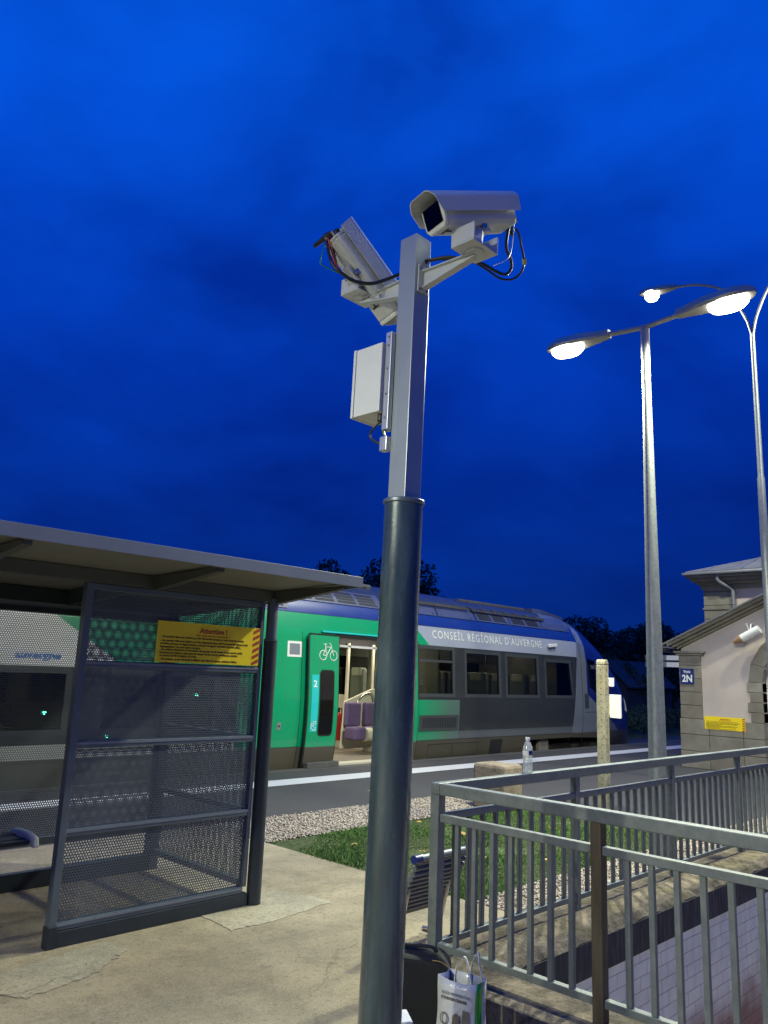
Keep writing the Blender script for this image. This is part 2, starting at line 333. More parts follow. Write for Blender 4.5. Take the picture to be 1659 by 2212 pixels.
# ---------------------------------------------------------------- builders
def wloc(o):
    v=Vector((0,0,0))
    while o: v+=o.location; o=o.parent
    return v
def tag(o,label=None,cat=None,group=None,kind=None):
    for k,v in (('label',label),('category',cat),('group',group),('kind',kind)):
        if v: o[k]=v
    return o
def empty(name,loc,label,cat,group=None):
    o=bpy.data.objects.new(name,None); COL.objects.link(o); o.location=loc; o.empty_display_size=.1
    return tag(o,label,cat,group)
class MB:
    def __init__(s): s.bm=bmesh.new(); s.T=None
    def vs(s,pts):
        return [s.bm.verts.new(s.T@Vector(p) if s.T else Vector(p)) for p in pts]
    def face(s,vs):
        try: return s.bm.faces.new(vs)
        except ValueError: return None
    def poly(s,pts): return s.face(s.vs(pts))
    def box(s,x0,x1,y0,y1,z0,z1):
        v=s.vs([(x,y,z) for z in (z0,z1) for y in (y0,y1) for x in (x0,x1)])
        for q in ((0,2,3,1),(4,5,7,6),(0,1,5,4),(2,6,7,3),(0,4,6,2),(1,3,7,5)): s.face([v[i] for i in q])
        return s
    def bar(s,a,b,w,h,up=(0,0,1)):
        a=Vector(a);b=Vector(b);d=(b-a).normalized();up=Vector(up)
        if abs(d.dot(up))>.98: up=Vector((1,0,0))
        sd=d.cross(up).normalized();u_=sd.cross(d)
        v=s.vs([p+sd*i*w/2+u_*j*h/2 for p in (a,b) for i,j in ((-1,-1),(1,-1),(1,1),(-1,1))])
        for q in ((0,1,2,3),(7,6,5,4),(0,4,5,1),(1,5,6,2),(2,6,7,3),(3,7,4,0)): s.face([v[i] for i in q])
        return s
    def tube(s,pts,rad,n=10,cap=True):
        pts=[Vector(p) for p in pts]; rs=rad if isinstance(rad,(list,tuple)) else [rad]*len(pts)
        prev=None; ref=None
        for i,p in enumerate(pts):
            d=(pts[min(i+1,len(pts)-1)]-pts[max(i-1,0)]).normalized()
            if ref is None:
                ref=d.cross(Vector((0,0,1)) if abs(d.z)<.9 else Vector((1,0,0))).normalized()
            ref=(ref-d*ref.dot(d)).normalized(); b=d.cross(ref)
            ring=s.vs([p+ref*math.cos(2*math.pi*k/n)*rs[i]+b*math.sin(2*math.pi*k/n)*rs[i] for k in range(n)])
            if prev:
                for k in range(n): s.face([prev[k],prev[(k+1)%n],ring[(k+1)%n],ring[k]])
            elif cap: s.face(ring[::-1])
            prev=ring
        if cap: s.face(prev)
        return s
    def prism(s,poly,vec):
        vec=Vector(vec); a=s.vs(poly); b=s.vs([Vector(p)+vec for p in poly]); n=len(a)
        s.face(a[::-1]); s.face(b)
        for i in range(n): s.face([a[i],a[(i+1)%n],b[(i+1)%n],b[i]])
        return s
    def lathe(s,prof,c,n=24,cap=True):
        prev=None
        for rr,z in prof:
            ring=s.vs([(c[0]+rr*math.cos(2*math.pi*k/n),c[1]+rr*math.sin(2*math.pi*k/n),c[2]+z) for k in range(n)])
            if prev:
                for k in range(n): s.face([prev[k],prev[(k+1)%n],ring[(k+1)%n],ring[k]])
            elif cap: s.face(ring[::-1])
            prev=ring
        if cap: s.face(prev)
        return s
    def build(s,name,mat,parent=None,label=None,smooth=False,bevel=0,autos=False,loc=None):
        bm=s.bm; bmesh.ops.recalc_face_normals(bm,faces=bm.faces[:])
        off=wloc(parent) if parent else (Vector(loc) if loc else None)
        if off is not None: bmesh.ops.translate(bm,verts=bm.verts[:],vec=-off)
        me=bpy.data.meshes.new(name); bm.to_mesh(me); bm.free()
        if isinstance(mat,str): mat=M[mat]
        me.materials.append(mat)
        o=bpy.data.objects.new(name,me); COL.objects.link(o)
        if parent: o.parent=parent
        elif loc: o.location=loc
        if smooth:
            me.polygons.foreach_set('use_smooth',[True]*len(me.polygons))
            if smooth!='all':
                try: me.set_sharp_from_angle(angle=R(38))
                except Exception: pass
        if bevel:
            b=o.modifiers.new('bevel','BEVEL'); b.width=bevel; b.segments=2; b.limit_method='ANGLE'
            b.harden_normals=False
        if label: o['label']=label
        return o
def struct(mb,name,mat,**k): o=mb.build(name,mat,**k); o['kind']='structure'; return o
def rawmesh(name,verts,faces,mat,parent=None):
    me=bpy.data.meshes.new(name); off=wloc(parent) if parent else Vector((0,0,0))
    verts=np.asarray(verts)-np.array(off); faces=np.asarray(faces)
    me.vertices.add(len(verts)); me.vertices.foreach_set('co',verts.astype(np.float32).ravel())
    k=faces.shape[1]; me.loops.add(faces.size); me.loops.foreach_set('vertex_index',faces.ravel().astype(np.int32))
    me.polygons.add(len(faces)); me.polygons.foreach_set('loop_start',np.arange(0,faces.size,k,dtype=np.int32)); me.polygons.foreach_set('loop_total',np.full(len(faces),k,dtype=np.int32))
    me.update(); me.validate(); me.materials.append(M[mat]); o=bpy.data.objects.new(name,me); COL.objects.link(o)
    if parent: o.parent=parent
    return o
def text(s,size,mat,parent,origin,xdir,ydir,width=None,name='lettering',align='LEFT',ext=.0008,space=1.0,bold=0,fn=None):
    cu=bpy.data.curves.new('t','FONT'); cu.body=s; cu.size=size; cu.align_x=align; cu.extrude=ext; cu.space_character=space; cu.offset=bold; cu.resolution_u=3
    to=bpy.data.objects.new('t',cu); COL.objects.link(to); dg=bpy.context.evaluated_depsgraph_get(); dg.update()
    me=bpy.data.meshes.new_from_object(to.evaluated_get(dg)); bpy.data.objects.remove(to)
    xs=[v.co.x for v in me.vertices]; 
    xd=Vector(xdir).normalized(); yd=Vector(ydir).normalized(); zd=xd.cross(yd)
    sx=1
    if width and xs:
        sx=width/(max(xs)-min(xs))
        if align=='LEFT': x0=min(xs)
        else: x0=(max(xs)+min(xs))/2
    else: x0=0
    off=wloc(parent); o_=Vector(origin)
    for v in me.vertices:
        p=o_+xd*(v.co.x-x0)*sx+yd*v.co.y+zd*v.co.z
        if fn: p=fn(p)
        v.co=p-off
    me.materials.clear(); me.materials.append(M[mat]); me.name=name
    o=bpy.data.objects.new(name,me); COL.objects.link(o); o.parent=parent; return o
def smoothpath(pts,k=6):
    pts=[Vector(p) for p in pts]; out=[]
    for i in range(len(pts)-1):
        p0=pts[max(i-1,0)];p1=pts[i];p2=pts[i+1];p3=pts[min(i+2,len(pts)-1)]
        for j in range(k):
            t=j/k
            out.append(.5*((2*p1)+(p2-p0)*t+(2*p0-5*p1+4*p2-p3)*t*t+(3*p1-p0-3*p2+p3)*t**3))
    out.append(pts[-1]); return out

# ================================================================ SETTING
struct(MB().box(-220,400,10.62,500,-1.6,-.64),'ground','field')
struct(MB().box(-220,400,-200,10.62,-9,-3.2),'subsoil','field')
# track bed
struct(MB().box(-80,200,10.63,20.5,-.635,-.60),'track_bed','ballast')
# paved body of the station side (slabs around the stair pit x 3.78..14, y -.6..2.68)
def slab(name,mat,x0,x1,y0,y1,top): struct(MB().box(x0,x1,y0,y1,-3.2,top),name,mat)
slab('concrete_pavement','pave',-30,3.40,-25,7.40,0)
slab('concrete_pavement','pave',3.401,5.05,3.12,7.40,0)
slab('concrete_pavement','pave',3.401,30,-25,-.80,0)
slab('soil_bed','soil',5.051,9.45,3.86,6.40,-.012)
slab('pebble_bed','pebblebed',5.051,9.45,6.401,7.40,-.012)
slab('pebble_bed','pebblebed',5.051,16.4,3.121,3.859,-.012)
slab('asphalt_platform','asphalt',9.451,80,3.86,7.40,-.004)
slab('asphalt_platform','asphalt',16.401,80,-25,3.86,-.008)
slab('asphalt_platform','asphalt',-60,80,7.401,10.36,-.002)
struct(MB().box(-60,80,10.361,10.62,-1.6,.004),'platform_edge','kerb')
t_=MB()
t_.box(-60,80,9.22,9.68,-.001,.004)
def tact():
    t=MT('white_tactile_paint'); p=t.pos(); a=(p[0]/.07).fract()-.5; b=(p[1]/.07).fract()-.5
    d=(a*a+b*b).sqrt().lt(.28); n=t.noise(5,5,.7)
    t.L(t.mix(((n-.55)*2).clamp(),(.70,.69,.70),(.35,.34,.33)),t.b.inputs['Base Color']); t.set(.6); t.bump(d,.006); return t.m
M['tact']=tact()
struct(t_,'tactile_strip','tact')
struct(MB().box(-60,80,9.16,9.219,-.001,.003),'painted_line','kerb')
# patches of newer concrete at shelter feet
for pts in (((3.28,4.42),(3.62,4.40),(4.22,4.50),(4.10,4.98),(3.55,5.0),(3.30,4.9)),((1.90,4.20),(2.30,4.28),(2.62,4.52),(2.55,4.72),(2.0,4.60),(1.7,4.50))):
    q=[]
    for i in range(len(pts)):
        a_,b_=pts[i],pts[(i+1)%len(pts)]
        for k in range(12): q.append((a_[0]+(b_[0]-a_[0])*k/12+rng.normal(0,.009),a_[1]+(b_[1]-a_[1])*k/12+rng.normal(0,.009),0))
    struct(MB().prism(q,(0,0,.004)),'concrete_patch','patch')
# stair pit
struct(MB().box(3.78,14,-.60,2.68,-3.19,-2.7),'stair_floor','stone')
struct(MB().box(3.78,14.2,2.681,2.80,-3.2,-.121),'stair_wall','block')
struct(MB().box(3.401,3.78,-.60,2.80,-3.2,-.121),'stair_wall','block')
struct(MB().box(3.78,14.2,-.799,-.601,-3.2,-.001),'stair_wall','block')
st=MB()
for i in range(16): st.box(8.6+i*.32,8.6+(i+1)*.32,-.60,2.68,-2.7,-2.7+(i+1)*.168)
struct(st,'stairs','stone')
# coping round the pit
cp=MB()
prof=[(2.68,-.12),(2.68,.085),(2.72,.118),(2.78,.125),(3.12,.125),(3.12,-.12)]
ring=[]
X0,X1=3.40,14.2
def nz(a,b): return .006*math.sin(a*9.1+b*5)+.005*math.sin(a*23.3+b)
xs=np.linspace(3.78,14.2,90); prev=None
for x in xs:
    ringv=cp.vs([(x,y+(nz(x,y) if i in (1,2) else 0),z+(nz(x,y*3) if i in (1,2,3) else 0)) for i,(y,z) in enumerate(prof)])
    if prev:
        for i in range(len(prof)): cp.face([prev[i],prev[(i+1)%6],ringv[(i+1)%6],ringv[i]])
    else: cp.face(ringv)
    prev=ringv
cp.face(prev)
cpo=struct(cp,'coping','coping')
struct(MB().box(3.782,14.19,2.672,2.6795,-.115,.082),'coping_face','band')
cp=MB(); cp.box(3.405,3.779,-.80,3.119,-.12,.122); struct(cp,'coping','coping',bevel=.012)
struct(MB().box(3.780,3.786,-.60,2.67,-.115,.112),'coping_face','band')

# pebbles, one object of uncountable stones
def icos():
    bm=bmesh.new(); bmesh.ops.create_icosphere(bm,subdivisions=1,radius=1); v=np.array([q.co[:] for q in bm.verts]); fc=np.array([[w.index for w in q.verts] for q in bm.faces]); bm.free(); return v,fc
def pebbles(name,regions,n,s0,s1):
    V,F=icos(); VV=[];FF=[];k=0
    areas=np.array([(b-a)*(d-c) for a,b,c,d in regions]); 
    for (a,b,c,d),cnt in zip(regions,(areas/areas.sum()*n).astype(int)):
        for _ in range(cnt):
            s=rng.uniform(s0,s1); sc=np.array([s,s*rng.uniform(.6,1),s*rng.uniform(.45,.8)]); an=rng.uniform(0,6.28)
            v=V*sc*(1+rng.uniform(-.15,.15,(len(V),1))); ca,sa=math.cos(an),math.sin(an)
            v=np.c_[v[:,0]*ca-v[:,1]*sa,v[:,0]*sa+v[:,1]*ca,v[:,2]]+[rng.uniform(a,b),rng.uniform(c,d),-.008+rng.uniform(0,.012)]
            VV.append(v);FF.append(F+k);k+=len(V)
    o=rawmesh(name,np.concatenate(VV),np.concatenate(FF),'pebble'); o['kind']='stuff'; o['label']='pale loose pebbles beside the lawn and the stairwell kerb'; o['category']='gravel'; return o
pebbles('gravel',[(5.07,9.43,6.36,7.38),(5.07,15,3.14,3.88)],26000,.008,.018)
# grass
def grass(name,regs,n,hmin,hmax,w=.005,label='',mat='grassb'):
    V=[];
    P=[]
    for (a,b,c,d,zz) in regs: P.append(np.c_[rng.uniform(a,b,n),rng.uniform(c,d,n),np.full(n,zz)])
    P=np.concatenate(P); N=len(P); an=rng.uniform(0,6.28,N); hh=rng.uniform(hmin,hmax,N)*(.7+.6*np.sin(P[:,0]*3.1+1)*np.sin(P[:,1]*4.3)); hh=np.clip(hh,hmin*.6,None); ln=rng.normal(0,.5,(N,2))*hh[:,None]
    P[:,:2]+=rng.normal(0,.028,(N,2)); bare=np.sin(P[:,0]*2.3+np.sin(P[:,1]*3.7)*1.3)*np.sin(P[:,1]*2.9+np.sin(P[:,0]*1.9)); hh=hh*np.where(bare>.72,.35,1.0)
    d=np.c_[np.cos(an),np.sin(an),np.zeros(N)]*w
    top=P+np.c_[ln,hh]; v=np.stack([P-d,P+d,top],1).reshape(-1,3)
    o=rawmesh(name,v,np.arange(N*3).reshape(-1,3),mat); o['kind']='stuff'; o['label']=label; o['category']='grass'; return o
grass('grass',[(5.04,9.46,3.84,6.42,-.012)],110000,.012,.034,.0035,'short green lawn strip behind the stair railing')
# rails and sleepers of the near track (train stands on it)
for y in (11.43,12.87): struct(MB().box(-60,120,y-.035,y+.035,-.60,-.45),'rail','rail')
sl=MB()
for i in range(60): sl.box(14+i*.6,14.25+i*.6,10.95,13.35,-.60,-.555)
struct(sl,'sleepers','sleeper')

# ================================================================ SURVEILLANCE POLE
PX,PY=2.417,2.247
pole=empty('camera_mast',(PX,PY,0),'tall dark round mast with a pale square upper post carrying the cameras','mast')
ZC=2.373; ZT=3.615
MB().lathe([(.0835,0),(.0835,ZC-.012)],(PX,PY,0),48).build('lower_pole','darkpole',pole,smooth=True)
MB().lathe([(.086,ZC-.012),(.090,ZC-.008),(.090,ZC+.004),(.086,ZC+.008)],(PX,PY,0),48).build('collar_rim','frame',pole,smooth=True)
MB().lathe([(.15,0),(.15,.012),(.09,.02)],(PX,PY,0),32).build('base_plate','frame',pole)
MB().box(PX-.05,PX+.05,PY-.05,PY+.05,ZC+.008,ZT).build('square_post','postgrey',pole,bevel=.003)
MB().tube([(PX+.02,PY-.0505,3.50),(PX+.02,PY-.0485,3.50)],.011,16).build('cable_hole','black',pole)
MB().tube([(PX+.032,PY-.052,3.385),(PX+.032,PY-.085,3.385)],.011,14).build('plug','bolt',pole)
# arms
def arm(sgn,name_):
    y0=PY+sgn*.05; zc=3.40
    b=MB(); b.box(PX-.034,PX+.034,min(y0,y0+sgn*.008),max(y0,y0+sgn*.008),zc-.065,zc+.065); b.build('wall_plate','camwhite',pole,bevel=.002)
    y1=PY+sgn*.345
    b=MB(); # I beam tapered: web + two flanges
    b.prism([(PX-.003,y0+sgn*.008,zc-.045),(PX-.003,y1,zc+.008),(PX-.003,y1,zc+.022),(PX-.003,y0+sgn*.008,zc+.035)],(.006,0,0))
    b.bar((PX,y0+sgn*.008,zc+.036),(PX,y1,zc+.026),.036,.005); b.bar((PX,y0+sgn*.008,zc-.047),(PX,y1,zc+.006),.036,.005)
    b.build('bracket_arm','camwhite',pole)
    b=MB(); b.lathe([(.042,0),(.042,.008)],(PX,y1,zc+.026),24); b.build('arm_disc','camwhite',pole)
    for dx in (-.022,.022):
        for dz in (-.05,.05): MB().tube([(PX+dx,y0+sgn*.008,zc+dz),(PX+dx,y0+sgn*.016,zc+dz)],.007,8).build('bolt','bolt',pole)
    return y1,zc+.034
a1y,az=arm(-1,'a'); a2y,az=arm(1,'b')

def security_camera(rear,v,label,gimb,XL_=0):
    v=Vector(v).normalized(); side=Vector((0,0,1)).cross(v).normalized(); up=v.cross(side)
    T=Matrix((v,side,up)).transposed().to_4x4(); T.translation=Vector(rear)
    root=empty('security_camera',gimb,label,'camera','surveillance cameras on the mast')
    b=MB(); b.T=T   # body: bevelled box, x forward
    prof=[(-.045,-.055),(.045,-.055),(.062,-.035),(.062,.045),(-.062,.045),(-.062,-.035)]
    b.prism([(.01,y,z) for y,z in prof],(.345+XL_,0,0)); b.build('housing','camwhite',root,bevel=.006)
    b=MB(); b.T=T; b.prism([(-.004,y*.97,z*.97) for y,z in prof],(.014,0,0)); b.build('rear_cap','camwhite',root,bevel=.003)
    b=MB(); b.T=T # front bezel
    b.prism([(.355+XL_,y*1.02,z*1.02) for y,z in prof],(.02,0,0)); b.build('front_bezel','boxwhite',root,bevel=.006)
    b=MB(); b.T=T; b.box(.3752+XL_,.378+XL_,-.050,.050,-.036,.043); b.build('front_window','lens',root)
    # folded sunshield sheet, open below
    o=[(-.078,-.010),(-.080,.045),(-.077,.056),(-.062,.074),(-.052,.081),(-.040,.083),(.040,.083),(.052,.081),(.062,.074),(.077,.056),(.080,.045),(.078,-.010)]
    i_=[(y*.965,z-.003 if z>.0 else z) for y,z in o]
    b=MB(); b.T=T; n=len(o)
    def xf(z): return .385+XL_+(z+.01)*.42       # hood raked forward at the top
    def xr(z): return -.02-(z+.01)*.10
    A=b.vs([(xr(z),y,z) for y,z in o]);B=b.vs([(xf(z),y,z) for y,z in o]);C=b.vs([(xr(z),y,z) for y,z in i_]);D=b.vs([(xf(z),y,z) for y,z in i_])
    for k in range(n-1):
        b.face([A[k],A[k+1],B[k+1],B[k]]); b.face([C[k],D[k],D[k+1],C[k+1]]); b.face([A[k],C[k],C[k+1],A[k+1]]); b.face([B[k],B[k+1],D[k+1],D[k]])
    b.face([A[0],B[0],D[0],C[0]]); b.face([A[-1],C[-1],D[-1],B[-1]])
    b.build('sunshield','camwhite',root)
    b=MB(); b.T=T; b.box(.25,.33,-.004,.004,-.058,-.0552); b.box(.3301,.337,-.022,.022,-.058,-.0552); b.build('slide_slot','black',root)
    # swivel head
    g=Vector(gimb); bx=MB(); c=Vector(rear)+v*.17-up*.057
    b=MB(); b.T=T; b.box(.125,.215,-.032,.032,-.075,-.0602); b.build('mounting_foot','camwhite',root,bevel=.002)
    b=MB(); b.box(g.x-.075,g.x+.075,g.y-.055,g.y+.055,g.z,g.z+.007); b.box(g.x-.075,g.x-.069,g.y-.055,g.y+.055,g.z+.007,g.z+.075); b.box(g.x+.069,g.x+.075,g.y-.055,g.y+.055,g.z+.007,g.z+.075); b.box(g.x-.069,g.x+.069,g.y+.049,g.y+.055,g.z+.007,g.z+.05)
    b.build('swivel_bracket','camwhite',root,bevel=.002)
    b=MB(); b.bar(g+Vector((0,0,.007)),c,.05,.05); b.build('swivel_neck','camwhite',root,bevel=.004)
    q=c-up*.0+side*0
    MB().tube([q-side*.050,q+side*.050],.013,14).build('pivot_bolt','bolt',root)
    # glands
    for yy in (-.03,.0,.03):
        b=MB(); b.T=T; b.tube([(-.004,yy,-.03),(-.028,yy,-.032)],.011,10); b.build('cable_gland','bolt' if yy else 'black',root)
    root.scale=(1.12,1.12,1.12)
    return root,T
c1,T1=security_camera((2.620,1.915,3.690),(-.908,.226,-.368),'right security camera facing left with black front window, on the near arm',(PX,a1y,az))
c2,T2=security_camera((2.257,2.594,3.660),(.69,-.21,-.69),'left security camera seen from behind, tilted steeply down on the far arm',(PX,a2y,az),.04)
def cable(pts,rad,mat,parent,name='cable',T=None,k=7):
    P=[T@Vector(p[1:]) if p[0]=='T' else Vector(p) for p in pts]
    return MB().tube(smoothpath(P,k),rad,8).build(name,mat,parent,smooth='all')
def h(p): return p
cable([('T',-.025,-.03,-.032),(2.727,1.924,3.68),(2.792,1.947,3.647),(2.85,1.971,3.612),(2.873,1.994,3.59),(2.872,2.018,3.566),(2.845,2.041,3.545),(2.798,2.065,3.542),(2.727,2.089,3.565),(2.658,2.112,3.575),(2.509,2.136,3.527),(PX+.02,PY-.052,3.50)],.0048,'cable',c1,T=T1,k=4)
cable([('T',-.02,.0,-.03),(2.64,1.916,3.566),(2.695,1.931,3.536),(2.72,1.946,3.512),(2.703,1.961,3.482),(2.658,1.977,3.482),(2.591,1.992,3.49),(2.527,2.007,3.482),(2.47,2.08,3.50),(PX+.02,PY-.052,3.503)],.0065,'cable',c1,T=T1,k=4)
cable([('T',-.02,.03,-.03),(2.654,1.897,3.566),(2.646,1.912,3.511),(2.571,1.927,3.452)],.002,'alu',c1,T=T1)
cable([(2.44,PY-.075,3.475),(2.44,PY-.06,3.45),(2.42,PY-.055,3.44)],.003,'wiregreen',c1)
MB().tube([T1@Vector((-.028,-.03,-.032)),T1@Vector((-.058,-.032,-.066))],[.011,.008],10).build('cable_sleeve','black',c1)
MB().tube([(2.845,1.968,3.620),(2.862,1.976,3.604)],.009,8).build('cable_tag','tagyellow',c1)
cable([('T',-.03,.045,-.02),(2.200,2.572,3.535),(2.205,2.546,3.482),(2.224,2.519,3.45),(2.273,2.492,3.425),(2.346,2.465,3.434),(2.41,2.438,3.471),(2.464,2.412,3.51)],.0075,'cable',c2,T=T2,k=5)
cable([('T',-.02,.0,-.03),(2.257,2.60,3.56),(2.262,2.58,3.50),(2.285,2.53,3.445)],.004,'black',c2,T=T2,k=5)
cable([('T',-.02,.03,-.03),(2.183,2.608,3.523),(2.189,2.599,3.496),(2.246,2.59,3.491),(2.279,2.581,3.492)],.0026,'wiregreen',c2,T=T2,k=5)
cable([('T',-.02,-.0,-.045),(2.242,2.59,3.542),(2.262,2.585,3.512),(2.285,2.56,3.47)],.0042,'wirered',c2,T=T2,k=5)
MB().tube([T2@Vector((-.01,-.02,.0)),T2@Vector((-.03,.045,-.02))],.017,12).build('connector_block','black',c2)
MB().tube([T2@Vector((-.03,.045,-.02)),T2@Vector((-.035,.115,-.045))],[.013,.009],10).build('connector_plug','black',c2)
# junction box on the far face of the post
jb=empty('junction_box',(PX-.02,PY+.15,2.78),'cream metal junction box on the left face of the square post','junction box')
MB().box(PX-.095,PX+.055,PY+.088,PY+.252,2.780,3.105).build('box_body','boxwhite',jb,bevel=.003)
MB().box(PX-.098,PX+.058,PY+.255,PY+.27,2.777,3.108).build('box_lid','boxwhite',jb,bevel=.003)
for x_ in (PX-.055,PX+.035): MB().box(x_-.02,x_+.02,PY+.052,PY+.087,2.695,3.155).build('mounting_rail','alu',jb,bevel=.002)
for z_ in (2.75,2.86,2.98,3.09,3.13): MB().tube([(PX-.0755,PY+.068,z_),(PX-.079,PY+.068,z_)],.0045,8).build('rail_screw','bolt',jb)
MB().lathe([(.018,-.03),(.018,0)],(PX-.05,PY+.115,2.778),12).build('cable_gland','black',jb)
def cb(pts,rad,mat): cable(pts,rad,mat,jb)
cb([(PX-.05,PY+.115,2.75),(PX-.06,PY+.15,2.72),(PX-.07,PY+.16,2.68),(PX-.05,PY+.12,2.645),(PX-.04,PY+.085,2.655)],.0055,'cable')
cb([(PX-.045,PY+.11,2.75),(PX-.045,PY+.105,2.70),(PX-.04,PY+.085,2.66)],.007,'cable')
cb([(PX-.06,PY+.10,2.75),(PX-.06,PY+.088,2.70),(PX-.05,PY+.08,2.65)],.0025,'wiregreen')
MB().box(PX-.075,PX-.04,PY+.052,PY+.095,2.60,2.665).build('terminal_clamp','alu',jb,bevel=.003)

# the mast leans very slightly to the right of the picture
ax_=Vector((.715,.70,0)); Rm=Matrix.Translation((PX,PY,2.3))@Matrix.Rotation(R(.65),4,ax_)@Matrix.Translation((-PX,-PY,-2.3))
bpy.context.view_layer.update()
for o in (pole,c1,c2,jb):
    mw=Rm@Matrix.Translation(o.location)@Matrix.Diagonal((*o.scale,1)); o.location=mw.to_translation(); o.rotation_euler=mw.to_euler()
# ================================================================ SHELTER
sh=empty('platform_shelter',(2.95,5.4,0),'slate-grey metal waiting shelter with perforated panels and a flat overhanging roof','shelter')
M['perfx']=perforated('perforated_sheet',(.115,.135,.165),0,.0180,.300)
M['perfy']=perforated('perforated_sheet_side',(.12,.145,.17),1,.0180,.32)
YF=4.82; YB=6.12; XL,XR=2.25,3.66
# front panel
fp=MB().box(XL,XL+.045,YF-.03,YF+.03,.0,2.14).build('panel_post','frame',sh,bevel=.003)
MB().box(XR-.03,XR,YF-.025,YF+.025,.13,2.14).build('panel_post','frame',sh,bevel=.003)
for z_ in (.11,.63,1.14,1.63):
    MB().box(XL+.045,XR-.03,YF-.022,YF+.022,z_-.02,z_+.022).build('panel_rail','frame',sh,bevel=.003)
    MB().box(XL+.045,XR-.03,YF-.027,YF-.0222,z_+.004,z_+.017).build('rail_bead','fascia',sh)
MB().box(XL+.045,XR-.03,YF-.022,YF+.022,2.10,2.139).build('panel_rail','frame',sh,bevel=.003)
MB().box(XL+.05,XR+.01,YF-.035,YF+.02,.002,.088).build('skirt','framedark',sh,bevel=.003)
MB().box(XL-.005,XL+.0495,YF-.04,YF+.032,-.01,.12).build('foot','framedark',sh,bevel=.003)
def sheet(x0,x1,y0,y1,z0,z1,mat):
    b=MB(); 
    if abs(y1-y0)<1e-6: b.poly([(x0,y0,z0),(x1,y0,z0),(x1,y0,z1),(x0,y0,z1)])
    else: b.poly([(x0,y0,z0),(x0,y1,z0),(x0,y1,z1),(x0,y0,z1)])
    return b.build('mesh_panel',mat,sh)
for a,b_ in ((.132,.61),(.652,1.12),(1.162,1.61),(1.652,2.10)): sheet(XL+.045,XR-.03,YF,YF,a,b_,'perfx')
# side panel (runs toward the track), back panel
for a,b_ in ((.16,.61),(.652,1.12),(1.162,1.61),(1.652,2.10)): sheet(XR+.01,XR+.01,YF+.06,YB-.03,a,b_,'perfy')
for z_ in (.14,.63,1.14,1.63,2.12): MB().box(XR-.008,XR+.028,YF+.05,YB-.03,z_-.02,z_+.02).build('panel_rail','frame',sh)
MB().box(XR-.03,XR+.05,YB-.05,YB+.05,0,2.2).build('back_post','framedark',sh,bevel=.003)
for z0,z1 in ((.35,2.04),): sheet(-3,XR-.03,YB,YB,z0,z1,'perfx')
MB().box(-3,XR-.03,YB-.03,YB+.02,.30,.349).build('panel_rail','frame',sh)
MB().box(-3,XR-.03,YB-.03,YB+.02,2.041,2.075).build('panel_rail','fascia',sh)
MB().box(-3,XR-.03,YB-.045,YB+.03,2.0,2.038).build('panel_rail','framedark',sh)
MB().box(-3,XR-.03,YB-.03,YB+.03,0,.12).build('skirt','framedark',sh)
MB().tube([(3.735,4.80,0),(3.735,4.80,1.86)],.052,24).build('corner_post','framedark',sh,smooth=True)
MB().tube([(3.735,4.80,1.86),(3.735,4.80,2.17)],.043,24).build('corner_post','frame',sh,smooth=True)
MB().tube([(3.735,4.80,1.85),(3.735,4.80,1.865)],.056,24).build('post_collar','frame',sh,smooth=True)
# roof: rises toward its front edge at y=4.0
XE=3.90; YR0,YR1=4.0,6.30; 
def zr(y): return 2.300+(4.0-y)*.030
b=MB(); b.prism([(-3,YR0+.012,zr(YR0)-.045),(-3,YR1,zr(YR1)-.045),(-3,YR1,zr(YR1)+.015),(-3,YR0+.012,zr(YR0)-.005)],(XE-.012+3,0,0)); b.build('roof_panel','roofunder',sh)
b=MB(); b.box(-3,XE,YR0-.006,YR0+.011,zr(YR0)-.062,zr(YR0)+.012); b.build('fascia','fascia',sh,bevel=.002)
b=MB(); b.prism([(XE-.011,YR0+.012,zr(YR0)-.062),(XE-.011,YR1,zr(YR1)-.062),(XE-.011,YR1,zr(YR1)+.012),(XE-.011,YR0+.012,zr(YR0)+.012)],(.016,0,0)); b.build('fascia','fascia',sh)
MB().box(-3,XR+.12,YF-.045,YF+.045,2.142,zr(YF)-.046).build('front_beam','beam',sh,bevel=.003)
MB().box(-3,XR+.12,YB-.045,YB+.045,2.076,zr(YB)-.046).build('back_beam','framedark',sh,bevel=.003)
def bracket(x):
    b=MB(); b.prism([(x-.025,YR0+.03,zr(YR0)-.062),(x-.025,YF-.045,zr(YF)-.046),(x-.025,YF-.045,2.135),(x-.025,YF-.12,2.14),(x-.025,YR0+.03,zr(YR0)-.085)][::-1],(.05,0,0)); b.build('roof_bracket','beam',sh)
    b=MB(); b.prism([(x-.025,YF+.045,zr(YF)-.046),(x-.025,YB-.045,zr(YB)-.046),(x-.025,YB-.045,2.07),(x-.025,YF+.045,2.14)],(.05,0,0)); b.build('roof_beam','framedark',sh)
for x_ in (XE-.14,2.72,1.55,.4,-.8): bracket(x_)
